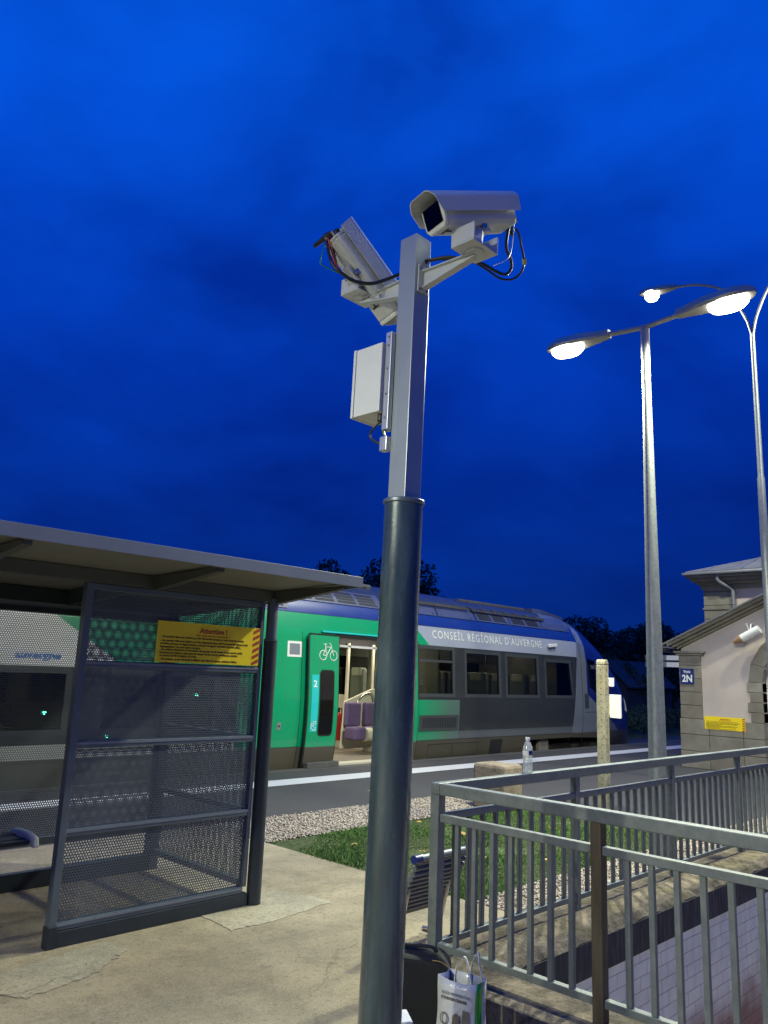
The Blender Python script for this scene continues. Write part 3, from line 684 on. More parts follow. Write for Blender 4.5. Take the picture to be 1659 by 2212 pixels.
# warning sign fixed on the panel
def warning(root,o,xd,yd,w,h_,s=1.0):
    o=Vector(o);xd=Vector(xd);yd=Vector(yd);n=xd.cross(yd)
    b=MB(); c=[o,o+xd*w,o+xd*w+yd*h_,o+yd*h_]; b.prism([q-n*.003 for q in c],n*.003); b.build('sign_plate','yellow',root,bevel=.0008)
    P=lambda a,b_: o+xd*(a*w)+yd*(b_*h_)+n*.0012
    text('Attention !',h_*.19,'redprint',root,P(.52,.76),xd,yd,width=w*.27,align='CENTER',bold=.0012*s)
    text('Pour votre sécurité, il est interdit :',h_*.07,'redprint',root,P(.52,.68),xd,yd,width=w*.32,align='CENTER')
    lines=[("- de monter dans une voiture ou d'en descendre lorsque le train n'est pas arrêté,",.60,.80),
     ("- de monter dans une voiture ou d'en descendre alors que l'annonce du départ a été",.505,.84),
     ("  donnée, soit par le signal sonore, soit par un agent autorisé avec son sifflet,",.43,.77),
     ("  haut-parleur ou tout autre moyen,",.355,.37),
     ("- de mettre obstacle à la fermeture des portes ou de tenter de les ouvrir après",.285,.79),
     ("  l'annonce de départ, ainsi que de tenter de les ouvrir pendant la marche",.21,.74),
     ("  ou avant l'arrêt complet du train,",.14,.34),("- de monter ou de descendre ailleurs que dans les gares, stations, haltes.",.055,.74)]
    for s_,yy,ww in lines: text(s_,h_*.075,'ink',root,P(.035,yy),xd,yd,width=w*ww,bold=.0005*s)
    b=MB()
    for k in range(6):
        y0=.0+k*.165
        pts=[P(.93,y0),P(.995,y0+.10),P(.995,y0+.185),P(.93,y0+.085)]
        b.prism(pts,n*.0008)
    b.build('hazard_stripes','redprint',root)
ws=empty('warning_sign',(3.2,YF-.03,1.66),'yellow warning sign with red heading fixed on the shelter panel','sign')
warning(ws,(2.765,YF-.034,1.662),(1,0,0),(0,0,1),.855,.275)
# bench in the shelter
bn=empty('bench',(1.2,5.8,0),'dark slatted bench with pale rounded end cap inside the shelter','bench')
for k in range(5):
    y=5.60+k*.075; MB().box(-1.6,2.43,y,y+.06,.42+.004*(k%2),.445+.004*(k%2)).build('seat_slat','framedark',bn,bevel=.006)
b=MB(); b.prism([(2.435,5.56,.40),(2.435,5.99,.40),(2.435,6.0,.44),(2.435,5.92,.475),(2.435,5.70,.485),(2.435,5.58,.46)],(.05,0,0)); b.build('end_cap','white',bn,bevel=.012)
for x_ in (2.2,.4,-1.4): MB().box(x_,x_+.05,5.65,5.95,0,.418).build('leg','framedark',bn,bevel=.004)

# ================================================================ TRAIN
TR=empty('train',(8,12.15,-.6),'green, white and blue regional diesel railcar standing at the platform with one door open','train')
YN=10.70; YC=12.15
PROF=[(.17,-.36),(.09,-.05),(.03,.345),(0,.8),(0,1.2),(.05,2.24),(.11,2.635),(.17,2.79),(.32,3.06),(.55,3.28),(.95,3.42),(1.45,3.48)]
pz=[z for _,z in PROF]; pd=[d for d,_ in PROF]
nx=[17.6,18.1,18.65,19.2,19.85,20.6,21.3,21.9,22.25,22.42]
nw=[1,.995,.985,.965,.93,.87,.79,.68,.55,.42]
nzt=[3.48,3.46,3.38,3.24,2.98,2.58,2.06,1.50,.95,.55]
def sc(X_):
    if X_<=17.6: return 1,3.48
    return float(np.interp(X_,nx,nw)),float(np.interp(X_,nx,nzt))
def sy(X_,z):
    w,zt=sc(X_); z0=-.36+(z+.36)*(3.84)/(zt+.36)
    d=float(np.interp(z0,pz,pd)); return YC-(1.45-d)*w
def spt(X_,z,off=0): return (X_,sy(X_,z)-off,z)
# openings in near side: (x0,x1,z0,z1)
DOOR=(9.86,11.75,-.02,2.28)
WIN=[(12.05,13.28,1.24,2.20),(13.70,14.95,1.24,2.17),(15.22,16.52,1.24,2.16),(16.86,18.12,1.24,2.10),(5.4,7.3,.70,1.50),(2.9,4.9,.70,1.50),(.4,2.4,.70,1.50),(-2.1,-.1,.70,1.50)]
xb=sorted(set([-14,17.6]+[v for w in [DOOR]+WIN for v in w[:2] if v<17.6]+list(np.arange(-13,17.6,1.5))))
xb+= [18.12,16.15] ; xb=sorted(set(xb)|set([18.4,18.9,19.3,19.6,20,20.4,20.8,21.1,21.4,21.7,21.9,22.1,22.2,22.3,22.36,22.42]))
ZB=sorted(set(pz)|set([-.02,.24,2.28,1.24,2.20,2.17,2.16,2.10,.70,1.50]))
def side(s):   # s=+1 near, -1 far
    b=MB(); grid={}
    for i,x in enumerate(xb):
        w,zt=sc(x)
        for j,z in enumerate(ZB):
            zz=-.36+(z+.36)*(zt+.36)/3.84 if x>18.15 else z
            y=sy(x,zz); grid[i,j]=b.vs([(x,y if s>0 else 2*YC-y,zz)])[0]
    for i in range(len(xb)-1):
        for j in range(len(ZB)-1):
            xm=(xb[i]+xb[i+1])/2; zm=(ZB[j]+ZB[j+1])/2
            if any(w[0]<xm<w[1] and w[2]<zm<w[3] for w in ([DOOR]+WIN if s>0 else [])): continue
            if s>0 and 16.15<xm<19.9 and zm<.28: continue
            b.face([grid[i,j],grid[i+1,j],grid[i+1,j+1],grid[i,j+1]])
    return b,grid
b,g=side(1); o=b.build('body_side','livery',TR,smooth=True)
b,g=side(-1); b.build('body_side','livery',TR,smooth=True)
# nose end cap + rear end
def ring_at(x):
    w,zt=sc(x); pts=[]
    for z in ZB:
        zz=-.36+(z+.36)*(zt+.36)/3.84 if x>18.15 else z
        pts.append((x,sy(x,zz),zz))
    return pts+[(x,2*YC-y,z) for x,y,z in pts[::-1][1:]]
b=MB(); c0=ring_at(22.42); cen=(22.5,YC,.12); V=b.vs(c0); cv=b.vs([cen])[0]
for i in range(len(V)): b.face([V[i],V[(i+1)%len(V)],cv])
b.build('nose_cap','livery',TR,smooth='all')
b=MB(); b.poly(ring_at(-14)); b.build('rear_end','traingrey',TR)
def patch(name,mat,pts,off=.004,parent=TR,thick=.02,sub=6,label=None):
    # pts: quad (x,z) four corners ll, lr, ur, ul draped on the near side
    b=MB(); n=sub; G={}
    for i in range(n+1):
        for j in range(n+1):
            a=i/n;c=j/n
            x=(pts[0][0]*(1-a)+pts[1][0]*a)*(1-c)+(pts[3][0]*(1-a)+pts[2][0]*a)*c
            z=(pts[0][1]*(1-a)+pts[1][1]*a)*(1-c)+(pts[3][1]*(1-a)+pts[2][1]*a)*c
            G[i,j]=b.vs([spt(x,z,off)])[0]
    for i in range(n):
        for j in range(n): b.face([G[i,j],G[i+1,j],G[i+1,j+1],G[i,j+1]])
    edge=[G[i,0] for i in range(n)]+[G[n,j] for j in range(n)]+[G[i,n] for i in range(n,0,-1)]+[G[0,j] for j in range(n,0,-1)]
    low=[b.bm.verts.new(v.co+Vector((0,thick,0))) for v in edge]
    for k in range(len(edge)): b.face([edge[k],edge[(k+1)%len(edge)],low[(k+1)%len(edge)],low[k]])
    return b.build(name,mat,parent,label=label)
def rect(x0,x1,z0,z1): return [(x0,z0),(x1,z0),(x1,z1),(x0,z1)]
# windows: frame ring + glass
def window(x0,x1,z0,z1,transom=None,lean=0):
    fr=MB(); t=.045
    def rg(a,b_,c,d,off): return [spt(a,c,off),spt(b_,c,off),spt(b_+0,d,off),spt(a,d,off)]
    O=[(x0-t,z0-t),(x1+t,z0-t),(x1+t-lean,z1+t),(x0-t,z1+t)]; I=[(x0+.03,z0+.03),(x1-.03,z0+.03),(x1-.03-lean,z1-.03),(x0+.03,z1-.03)]
    def P(q,off):
        out=[]
        for k in range(4):
            a,b_=q[k],q[(k+1)%4]
            for s_ in range(4): out.append(spt(a[0]+(b_[0]-a[0])*s_/4,a[1]+(b_[1]-a[1])*s_/4,off))
        return out
    A=fr.vs(P(O,.008));B=fr.vs(P(I,.006));C=fr.vs(P(I,-.06));D=fr.vs(P(O,-.0))
    for k in range(16):
        k2=(k+1)%16; fr.face([A[k],A[k2],B[k2],B[k]]); fr.face([B[k],B[k2],C[k2],C[k]]); fr.face([D[k],D[k2],A[k2],A[k]])
    w=fr.build('window','framegrey',TR)
    gl=MB(); V=gl.vs(P([(q[0],q[1]) for q in I],-.012)); gl.face(V); gl.build('pane','darkglass',w)
    if transom:
        tb=MB(); tb.bar(spt(x0,transom,.004),spt(x1,transom,.004),.03,.05); tb.build('transom','framegrey',w)
for k,w_ in enumerate(WIN): window(*w_,transom=1.93 if k==0 else None,lean=.10 if k==3 else 0)
# lower panel joints
for x_ in (13.46,15.08): pass
# door leaf (open, plugged outward)
def doorleaf(x0,x1,lab):
    b=MB(); z0,z1=.0,2.26; n=10; off0,off1=.075,.115
    ring=[]
    rows=[]
    for j in range(n+1):
        z=z0+(z1-z0)*j/n; rows.append(b.vs([spt(x0,z,off1),spt(x1,z,off1),spt(x1,z,off0),spt(x0,z,off0)]))
    for j in range(n):
        for k in range(4): b.face([rows[j][k],rows[j][(k+1)%4],rows[j+1][(k+1)%4],rows[j+1][k]])
    b.face(rows[0]);b.face(rows[-1])
    d=b.build('door_leaf','livery',TR,label=lab,smooth=True)
    e=MB(); 
    for xx in (x0-.016,x1+.002): 
        e.tube([spt(xx+.007,z,.095) for z in np.linspace(z0,z1,9)],.017,8)
    e.bar(spt(x0,z1+.015,.095),spt(x1,z1+.015,.095),.045,.03)
    e.build('door_seal','black',d)
    return d
def dpatch(name,mat,pts,parent,off=.118,thick=.003): return patch(name,mat,pts,off,parent,thick)
dl=doorleaf(9.15,9.84,'open door leaf with bicycle symbol')
# rounded window in leaf
def rrect(x0,x1,z0,z1,rr,n=6):
    out=[]
    for cx,cz,a0 in ((x1-rr,z1-rr,0),(x0+rr,z1-rr,90),(x0+rr,z0+rr,180),(x1-rr,z0+rr,270)):
        for k in range(n+1):
            a=R(a0+90*k/n); out.append((cx+rr*math.cos(a),cz+rr*math.sin(a)))
    return out
def drape_poly(name,mat,pts,off,parent,thick=.003):
    b=MB(); A=b.vs([spt(x,z,off) for x,z in pts]); B=b.vs([spt(x,z,off-thick) for x,z in pts]); b.face(A)
    n=len(A)
    for k in range(n): b.face([A[k],A[(k+1)%n],B[(k+1)%n],B[k]])
    return b.build(name,mat,parent)
def drape_rr(name,mat,x0,x1,z0,z1,rr,off,parent,thick=.004):
    b=MB(); prev=None; zs=sorted(set([z0+rr*(1-math.cos(R(90*k/6))) for k in range(7)]+[z1-rr*(1-math.cos(R(90*k/6))) for k in range(7)]+list(np.linspace(z0+rr,z1-rr,10))))
    for z in zs:
        dz=max(0,(z0+rr)-z,z-(z1-rr)); ins=rr-math.sqrt(max(0,rr*rr-dz*dz)); q=b.vs([spt(x0+ins,z,off),spt(x1-ins,z,off),spt(x1-ins,z,off-thick),spt(x0+ins,z,off-thick)])
        if prev:
            for k in range(4): b.face([prev[k],prev[(k+1)%4],q[(k+1)%4],q[k]])
        prev=q
    return b.build(name,mat,parent)
wr_=drape_rr('window_rim','black',9.395,9.74,.52,1.66,.07,.1195,dl)
drape_rr('pane','duskglass',9.42,9.715,.55,1.63,.055,.1225,wr_,.002)
dpatch('class_strip','cyan',rect(9.215,9.37,.60,1.57),dl,.1175)
text('2',.16,'white',dl,(9.245,0,1.36),(1,0,0),(0,0,1),width=.085,name='class_number',bold=.004,fn=lambda p:Vector((p.x,sy(p.x,p.z)-.122+p.y*.3,p.z)))
b=MB() # sticker block at the strip foot
for i in range(5):
    for j in range(3):
        if (i*3+j*5)%4: 
            x=9.225+j*.045; z=.62+i*.035; b.poly([spt(x,z,.1215),spt(x+.03,z,.1215),spt(x+.03,z+.018,.1215),spt(x,z+.018,.1215)])
b.build('sticker_text','white',dl)
# bicycle pictogram
def dl3(x,z): return spt(9.36+x*.42,1.83+z*.42,.121)
b=MB()
def circ(cx,cz,rr,n=28): return [dl3(cx+rr*math.cos(2*math.pi*k/n),cz+rr*math.sin(2*math.pi*k/n)) for k in range(n+1)]
for cx in (.22,.82): b.tube(circ(cx,.2,.2),.0075,6)
def ln(*p): b.tube([dl3(*q) for q in p],.0075,6)
ln((.22,.2),(.42,.2),(.66,.55)); ln((.22,.2),(.37,.55),(.66,.55)); ln((.42,.2),(.33,.66)); ln((.24,.67),(.42,.67)); ln((.82,.2),(.63,.70),(.56,.72)); 
b.build('bicycle_symbol','white',dl)
MB().tube([spt(9.79,1.02,.12),spt(9.79,1.02,.13)],.012,10).build('door_button','alu',dl)
MB().box(9.13,9.86,10.50,10.62,.0,.095).build('folding_step','kerb',TR,bevel=.01)
doorleaf(11.78,12.03,'second door leaf behind the mast')
# door header, threshold
MB().bar(spt(9.5,2.34,.03),spt(12.0,2.34,.03),.05,.03).build('door_gutter','cyan',TR)
MB().bar(spt(9.85,2.275,.0),spt(12.0,2.275,.0),.10,.055).build('door_header','black',TR)
MB().box(9.86,11.75,10.64,10.86,-.03,.035).build('threshold','ivory',TR,bevel=.004)
# poster, lock, seams
d=patch('notice_frame','white',rect(8.73,9.05,1.86,2.13),.006,thick=.006); patch('notice','fascia',rect(8.775,9.005,1.90,2.09),.009,parent=d,thick=.002)
patch('lock_plate','alu',rect(8.58,8.66,.64,.76),.006,thick=.006); 
MB().tube([spt(8.62,.70,.006),spt(8.62,.70,.02)],.014,10).build('lock_knob','black',TR)
for x_ in (9.06,): 
    MB().tube([spt(x_,z,.0) for z in np.linspace(-.3,2.3,10)],.006,6).build('panel_seam','slot',TR)
for x0,x1,z0,z1 in ((8.15,8.5,-.30,-.02),(12.55,13.3,.0,.26),(13.35,14.2,.0,.26)):
    b=MB(); b.tube([spt(x0,z0,.001),spt(x1,z0,.001),spt(x1,z1,.001),spt(x0,z1,.001),spt(x0,z0,.001)],.005,4); b.build('skirt_hatch','slot',TR)
# grille under first window
gr=patch('side_grille','traingrey',rect(12.20,13.44,.53,.84),.012,thick=.012)
b=MB()
for k in range(20):
    x=12.30+k*.054; b.poly([spt(x,.585,.0145),spt(x+.026,.585,.0145),spt(x+.026,.785,.0145),spt(x,.785,.0145)])
b.build('grille_slots','slot',gr)
gr=patch('skirt_vent','under',[(14.6,-.2),(15.05,-.2),(15.1,.30),(14.66,.30)],.01,thick=.01)
b=MB()
for k in range(12):
    z=-.17+k*.038; b.poly([spt(14.63,z,.0125),spt(15.06,z,.0125),spt(15.06,z+.018,.0125),spt(14.63,z+.018,.0125)])
b.build('vent_slots','slot',gr)
# lettering
text("CONSEİL RÉGİONAL D'AUVERGNE",.235,'white',TR,(12.62,0,2.405),(1,0,0),(0,0,1),width=4.15,name='lettering',space=1.25,bold=.001,fn=lambda p:Vector((p.x,sy(p.x,p.z)-.006+p.y*.3,p.z)))
text('auvergne',.13,'bluelogo',TR,(4.15,0,1.66),(1,0,0),(0,0,1),width=.62,name='lettering',bold=.004,fn=lambda p:Vector((p.x,sy(p.x,p.z)-.006+p.y*.3,p.z)))
# side lamp / mirror
b=MB(); 
for k in range(1): b.tube([spt(17.12,2.47,.0),spt(17.12,2.47,.05)],.05,10)
b.bar(spt(17.0,2.46,.06),spt(17.36,2.50,.06),.07,.075); b.build('door_warning_lamp','white',TR,bevel=.012)
# roof fairings
def fair(x0,x1,mat='trainlilac',slots=0,z0=2.885,z1=3.10):
    f_=patch('roof_fairing',mat,rect(x0,x1,z0,z1),.02,thick=.03,sub=4)
    if slots:
        b=MB(); nx_=slots; wd=(x1-x0-.14)/nx_
        for i in range(nx_):
            for j in range(4):
                xa=x0+.1+i*wd; za=z0+.035+j*(z1-z0-.05)/4
                sh_=-.05*j
                b.poly([spt(xa+sh_*.3,za,.0235),spt(xa+wd-.09+sh_*.3,za,.0235),spt(xa+wd-.09+sh_*.3,za+(z1-z0)*.155,.0235),spt(xa+sh_*.3,za+(z1-z0)*.155,.0235)])
        b.build('louvre_slots','slot',f_)
    b=MB(); 
    for xx in (x0+.12,x1-.12): b.tube([spt(xx,z0+.04,.02),spt(xx,z0+.04,.032)],.012,8)
    b.build('latches','slot',f_)
fair(-6,8.75,slots=8,z0=2.70,z1=3.05); fair(8.8,11.2,slots=4,z1=3.16); fair(11.25,12.9); fair(12.95,14.25); fair(14.32,15.6,slots=2); fair(15.65,17.0,slots=2); fair(17.05,18.35,z1=3.2)
# ribbed radiator roof
b=MB()
for k in range(16):
    y=10.97+k*.05; z=3.12+ (y-10.97)*.30
    b.bar((11.4,y,z),(14.1,y,z),.022,.03)
b.build('radiator_ribs','trainroof',TR)
# framed roof equipment
b=MB()
for k in range(7):
    x=14.3+k*.45; b.bar((x,11.02,3.12),(x-.02,11.45,3.33),.05,.04); 
    if k<6: b.bar((x,11.04,3.13),(x+.40,11.42,3.31),.028,.03)
b.bar((14.2,11.47,3.34),(17.2,11.47,3.34),.06,.05); b.bar((14.2,11.0,3.12),(17.2,11.0,3.12),.05,.05)
b.build('roof_frame','trainframe',TR)
MB().box(14.4,17.1,11.5,12.9,3.2,3.42).build('roof_equipment','trainroof',TR,bevel=.03)
b=MB(); b.box(7.5,11.3,11.30,12.9,3.10,3.40); b.build('roof_equipment','trainframe',TR,bevel=.05)
b=MB()
for i in range(9):
    for j in range(2): b.box(7.7+i*.4,7.92+i*.4,11.295,11.299,3.20+j*.09,3.24+j*.09)
b.build('roof_slots','slot',TR)
b=MB(); b.prism([(17.2,11.35,3.42),(17.2,12.8,3.42),(17.2,12.8,3.2),(17.2,11.3,3.2)],(.4,0,0)); b.prism([(17.6,11.35,3.43),(17.6,12.8,3.43),(18.9,12.7,3.36),(18.9,11.5,3.32)],(0,0,-.1)); b.build('roof_cowl','trainlilac',TR,smooth=True)
for x_ in (15.08,16.69):
    MB().tube([spt(x_,z,.0) for z in np.linspace(.52,1.12,4)],.005,4).build('panel_seam','slot',TR)
for z_,a_,c_ in ((.345,12.1,18.2),(.345,5,9.1),(2.64,4,18.3)):
    MB().tube([spt(x,z_,.0) for x in np.linspace(a_,c_,12)],.0045,4).build('panel_seam','slot',TR)
# cab side window, cab door seams
patch('cab_window','darkglass',[(19.05,1.50),(19.56,1.28),(19.42,2.18),(18.98,2.22)],.006,thick=.005)
b=MB(); b.tube([spt(18.62,z,.0) for z in np.linspace(.1,3.1,12)],.006,5); b.tube([spt(18.5+.0,.28,.001),spt(20.9,.28,.001)],.005,5); b.tube([spt(18.75,.85,.001),spt(19.5,.85,.001)],.005,5); b.build('panel_seam','slot',TR)
patch('cab_handle','traingrey',rect(18.72,18.95,.95,1.32),.004,thick=.003)
patch('headlight','white',[(21.7,.85),(22.1,.75),(22.15,1.05),(21.8,1.2)],.012,thick=.01)
MB().tube([spt(20.6,2.45,.0),spt(20.65,2.45,.05)],.05,10).build('marker_light','white',TR,smooth=True)
# bogie and underframe
bo=MB(); bo.box(15.7,20.2,11.0,13.3,-.30,.1); bo.build('underframe','under',TR)
b=MB(); b.box(16.0,20.0,10.98,11.08,-.42,-.12); 
for x_ in (16.5,17.3,18.6,19.5): b.box(x_-.12,x_+.12,10.90,11.2,-.35,.05)
b.box(16.9,17.2,10.85,11.1,-.25,.12); b.build('bogie_frame','under',TR,bevel=.02)
for x_ in (16.9,19.1):
    b=MB(); b.tube([(x_,11.25,-.18),(x_,11.39,-.18)],.42,32); b.build('wheel','rail',TR,smooth=True)
b=MB(); b.box(16.75,17.15,10.83,10.95,-.05,.28); hb=b.build('hanging_box','sleeper',TR,bevel=.02)
for x_ in (6.9,4.7): 
    b=MB(); b.tube([(x_,11.25,-.18),(x_,11.39,-.18)],.42,32); b.build('wheel','rail',TR,smooth=True)
# indicator leds
for x_,z_ in ((6.95,1.20),(5.55,.62),(4.62,.95)):
    MB().tube([spt(x_,z_,.01),spt(x_,z_,.02)],.022,10).build('indicator_light','led',TR)
# interior
MB().box(8.3,12.6,10.9,13.45,-.03,.03).build('floor','floorbrown',TR)
MB().box(-13.8,8.29,10.9,13.45,.30,.36).build('floor','floorbrown',TR)
MB().box(-13.8,18.5,10.85,13.50,2.42,2.46).build('ceiling','beige',TR)
b=MB(); b.box(-13.8,18.6,13.42,13.46,-.03,.95); b.box(-13.8,18.6,13.42,13.46,2.0,2.42)
for x_ in np.arange(-13,18.6,1.65): b.box(x_,x_+.35,13.42,13.46,.95,2.0)
b.build('inner_wall','beige',TR)
for x_ in np.arange(-13,18,1.65): MB().box(x_+.35,x_+1.65,13.44,13.455,.95,2.0).build('far_window','duskglass',TR); MB().box(x_+.35,x_+1.65,13.457,13.47,.95,2.0).build('dark_backing','slot',TR)  # dark boards added behind the far windows to block the sky
for a,c in ((8.4,10.8),(11.6,18.3),(-8,7.5)): MB().box(a,c,12.05,12.17,2.395,2.415).build('light_strip','trainlight',TR)
# steps up toward the saloon, platform
for k in range(4): MB().box(12.05+k*.24,13.01,11.0+.0,13.4,.031+k*.13,.155+k*.13).build('step','ivory',TR,bevel=.01)
MB().box(13.02,18.5,10.86,13.42,.45,.55).build('floor','floorbrown',TR)
MB().box(12.0,12.06,12.72,13.42,.0,1.15).build('white_side_panel','ivory',TR,bevel=.01)
b=MB(); b.prism([(11.4,13.3,.03),(12.0,13.3,.03),(12.0,13.3,1.25),(11.85,13.3,1.25),(11.4,13.3,.95)],(0,.1,0)); b.build('white_side_panel','ivory',TR,bevel=.01)
# partition with posts and glass
for x_,y_ in ((11.86,12.5),(12.62,12.5)): MB().box(x_-.03,x_+.03,y_-.03,y_+.03,.55 if x_<12 else .4,2.25).build('partition_post','ivory',TR,bevel=.006)
MB().box(11.89,12.59,12.49,12.51,.62,2.15).build('partition_glass','clearglass',TR)
MB().box(9.9,13.0,12.47,12.53,2.15,2.20).build('partition_rail','fascia',TR)
MB().box(9.9,13.4,12.54,13.3,2.2,2.41).build('dark_ceiling_unit','black',TR)
MB().tube(smoothpath([(11.62,12.0,.35),(11.64,12.0,.8),(11.80,12.0,1.12),(12.1,12.0,1.22),(12.2,12.0,1.05)],6),.017,10).build('grab_rail','chrome',TR,smooth='all')
# folding seats, backs to the far side
def foldseat(x):
    s=MB().box(x-.04,x+.36,11.94,12.06,.55,1.02).build('seat_back','purple',TR,bevel=.03)
    MB().box(x-.13,x+.22,11.62,11.93,.30,.55).build('seat_cushion','purple',TR,bevel=.04)
    return s
foldseat(11.42); foldseat(11.95)
b=MB(); b.prism([(11.36,12.07,.10),(12.4,12.07,.10),(12.4,12.07,1.30),(12.2,12.07,1.30),(11.42,12.07,1.04)],(0,.05,0)); b.build('seat_shell','ivory',TR,bevel=.01)
MB().tube([(11.66,11.72,.40),(11.90,11.72,.40)],.14,20).build('seat_end_roll','ivory',TR,smooth=True)
# saloon seats seen through the windows
def seat(x,y,face=1):
    b=MB(); b.box(x,x+.12,y,y+.44,1.0,1.72); b.box(x+.12 if face>0 else x-.40,x+.52 if face>0 else x,y,y+.44,.95,1.05)
    s=b.build('saloon_seat','seatgrey',TR,bevel=.03)
    MB().box(x-.012,x+.132,y+.06,y+.38,1.56,1.74).build('headrest','ivory',s,bevel=.02)
for x_ in (12.35,13.1,13.95,14.7,15.6,16.35,17.2): 
    for y_ in (11.0,11.5,12.5): seat(x_,y_)
for x_ in (.8,1.9,3.2,4.3,5.7,6.6):
    for y_ in (11.0,12.5): seat(x_,y_-0.0) if False else None
for x_ in (14.3,16.1): MB().tube([(x_,11.98,.55),(x_,11.98,2.4)],.018,10).build('grab_pole','chrome',TR,smooth=True)
MB().box(17.7,17.74,10.95,13.4,.55,2.4).build('cab_bulkhead','beige',TR)
MB().box(13.03,13.07,10.95,11.9,.55,2.4).build('bulkhead','beige',TR)
# extinguisher
ex=empty('fire_extinguisher',(11.66,12.55,.22),'red fire extinguisher standing inside the open train door','extinguisher')
MB().lathe([(.055,0),(.06,.02),(.06,.48),(.045,.55),(.02,.58)],(11.66,12.5,.22),18).build('cylinder','red',ex,smooth=True)
MB().lathe([(.02,.58),(.03,.60),(.03,.66),(.0,.68)],(11.66,12.5,.22),10).build('valve','black',ex)
MB().tube(smoothpath([(11.66,12.5,.86),(11.74,12.5,.86),(11.75,12.5,.60),(11.73,12.5,.45)],5),.012,8).build('hose','black',ex,smooth='all')
# interior point light comes from the strips; helpers as real lamps inside the ceiling strip
for x_,w_ in ((9.9,42),(12.3,24),(15.5,13),(2,10)):
    L=bpy.data.lights.new('saloon_lamp','AREA'); L.energy=w_; L.color=(1,.92,.76); L.size=.12; L.size_y=1.6; L.shape='RECTANGLE'
    lo=bpy.data.objects.new('saloon_lamp',L); COL.objects.link(lo); lo.parent=TR; lo.location=Vector((x_,12.11,2.385))-wloc(TR); lo.rotation_euler=(0,0,R(90))

# ================================================================ RAILING
rl=empty('stair_railing',(3.6,3.0,.125),'galvanised steel railing with vertical bars round the stairwell','railing')
T_=1.05; Z0=.125; CX,CY=3.60,3.00
AX1=12.6; BY1=-.55
def rbox(n_,*a,mat='galv',bev=.003): return MB().box(*a).build(n_,mat,rl,bevel=bev)
rbox('top_rail',CX-.03,AX1,CY-.03,CY+.03,T_-.062,T_,bev=.006)
rbox('top_rail',CX-.03,CX+.03,BY1,CY-.0305,T_-.062,T_,bev=.006)
ax=[5.09,6.62,8.09,9.55,11.05,12.55]; by=[2.0,1.0,0.0]
rbox('post',CX-.03,CX+.03,CY-.03,CY+.03,Z0-.01,T_-.0625)
for x_ in ax: rbox('post',x_-.025,x_+.025,CY-.025,CY+.025,Z0-.01,T_-.0625)
for i,y_ in enumerate(by):
    o=rbox('post',CX-.028,CX+.028,y_-.028,y_+.028,Z0-.01,T_-.0625,mat='rust' if i==0 else 'galv')
    if i==0: o['label']='brown weathered post'
xsA=[CX+.03]+ax
for a,c in zip(xsA[:-1],xsA[1:]):
    a2=a+(.026 if a>4 else 0.0); c2=c-.026
    rbox('mid_rail',a2,c2,CY-.02,CY+.02,T_-.205,T_-.165); rbox('bottom_rail',a2,c2,CY-.02,CY+.02,Z0+.065,Z0+.10)
    n=max(1,round((c2-a2)/.125)); 
    for k in range(1,n):
        x=a2+(c2-a2)*k/n; rbox('baluster',x-.0125,x+.0125,CY-.0125,CY+.0125,Z0+.101,T_-.206,bev=0)
ysB=[CY-.031]+by+[BY1]
for a,c in zip(ysB[:-1],ysB[1:]):
    a2=a-(.029 if a<2.5 else 0); c2=c+.029
    rbox('mid_rail',CX-.02,CX+.02,c2,a2,T_-.205,T_-.165); rbox('bottom_rail',CX-.02,CX+.02,c2,a2,Z0+.065,Z0+.10)
    n=max(1,round((a2-c2)/.118))
    for k in range(1,n):
        y=c2+(a2-c2)*k/n; rbox('baluster',CX-.0125,CX+.0125,y-.0125,y+.0125,Z0+.101,T_-.206,bev=0)
# bottle on the far handrail
bt=empty('water_bottle',(4.50,3.0,T_),'clear plastic water bottle with blue label standing on the handrail','bottle')
s_=1.0
MB().lathe([(.028,.002),(.031,.01),(.0315,.06),(.0295,.07),(.0315,.08),(.0315,.145),(.029,.165),(.018,.19),(.012,.197),(.012,.205)],(4.50,3.0,T_),24).build('bottle_body','bottleplastic',bt,smooth=True)
MB().lathe([(.0320,.112),(.0325,.113),(.0325,.138),(.0320,.139)],(4.50,3.0,T_),24,False).build('label_band','navy',bt,smooth=True)
b=MB(); b.lathe([(.0332,.112),(.0332,.139)],(4.50,3.0,T_),24,False); 
b.bm.faces.ensure_lookup_table()
for fc in list(b.bm.faces):
    c=fc.calc_center_median(); 
    if not ((c.x-4.5)*-.5+(c.y-3.0)*.1>.010): b.bm.faces.remove(fc)
b.build('label_panel','white',bt)
MB().lathe([(.0145,.203),(.0145,.220),(.013,.222)],(4.50,3.0,T_),18).build('cap','white',bt,smooth=True)
b=MB().lathe([(.026,.004),(.0288,.012),(.0288,.085)],(4.50,3.0,T_),24).build('water','water',bt,smooth=True)

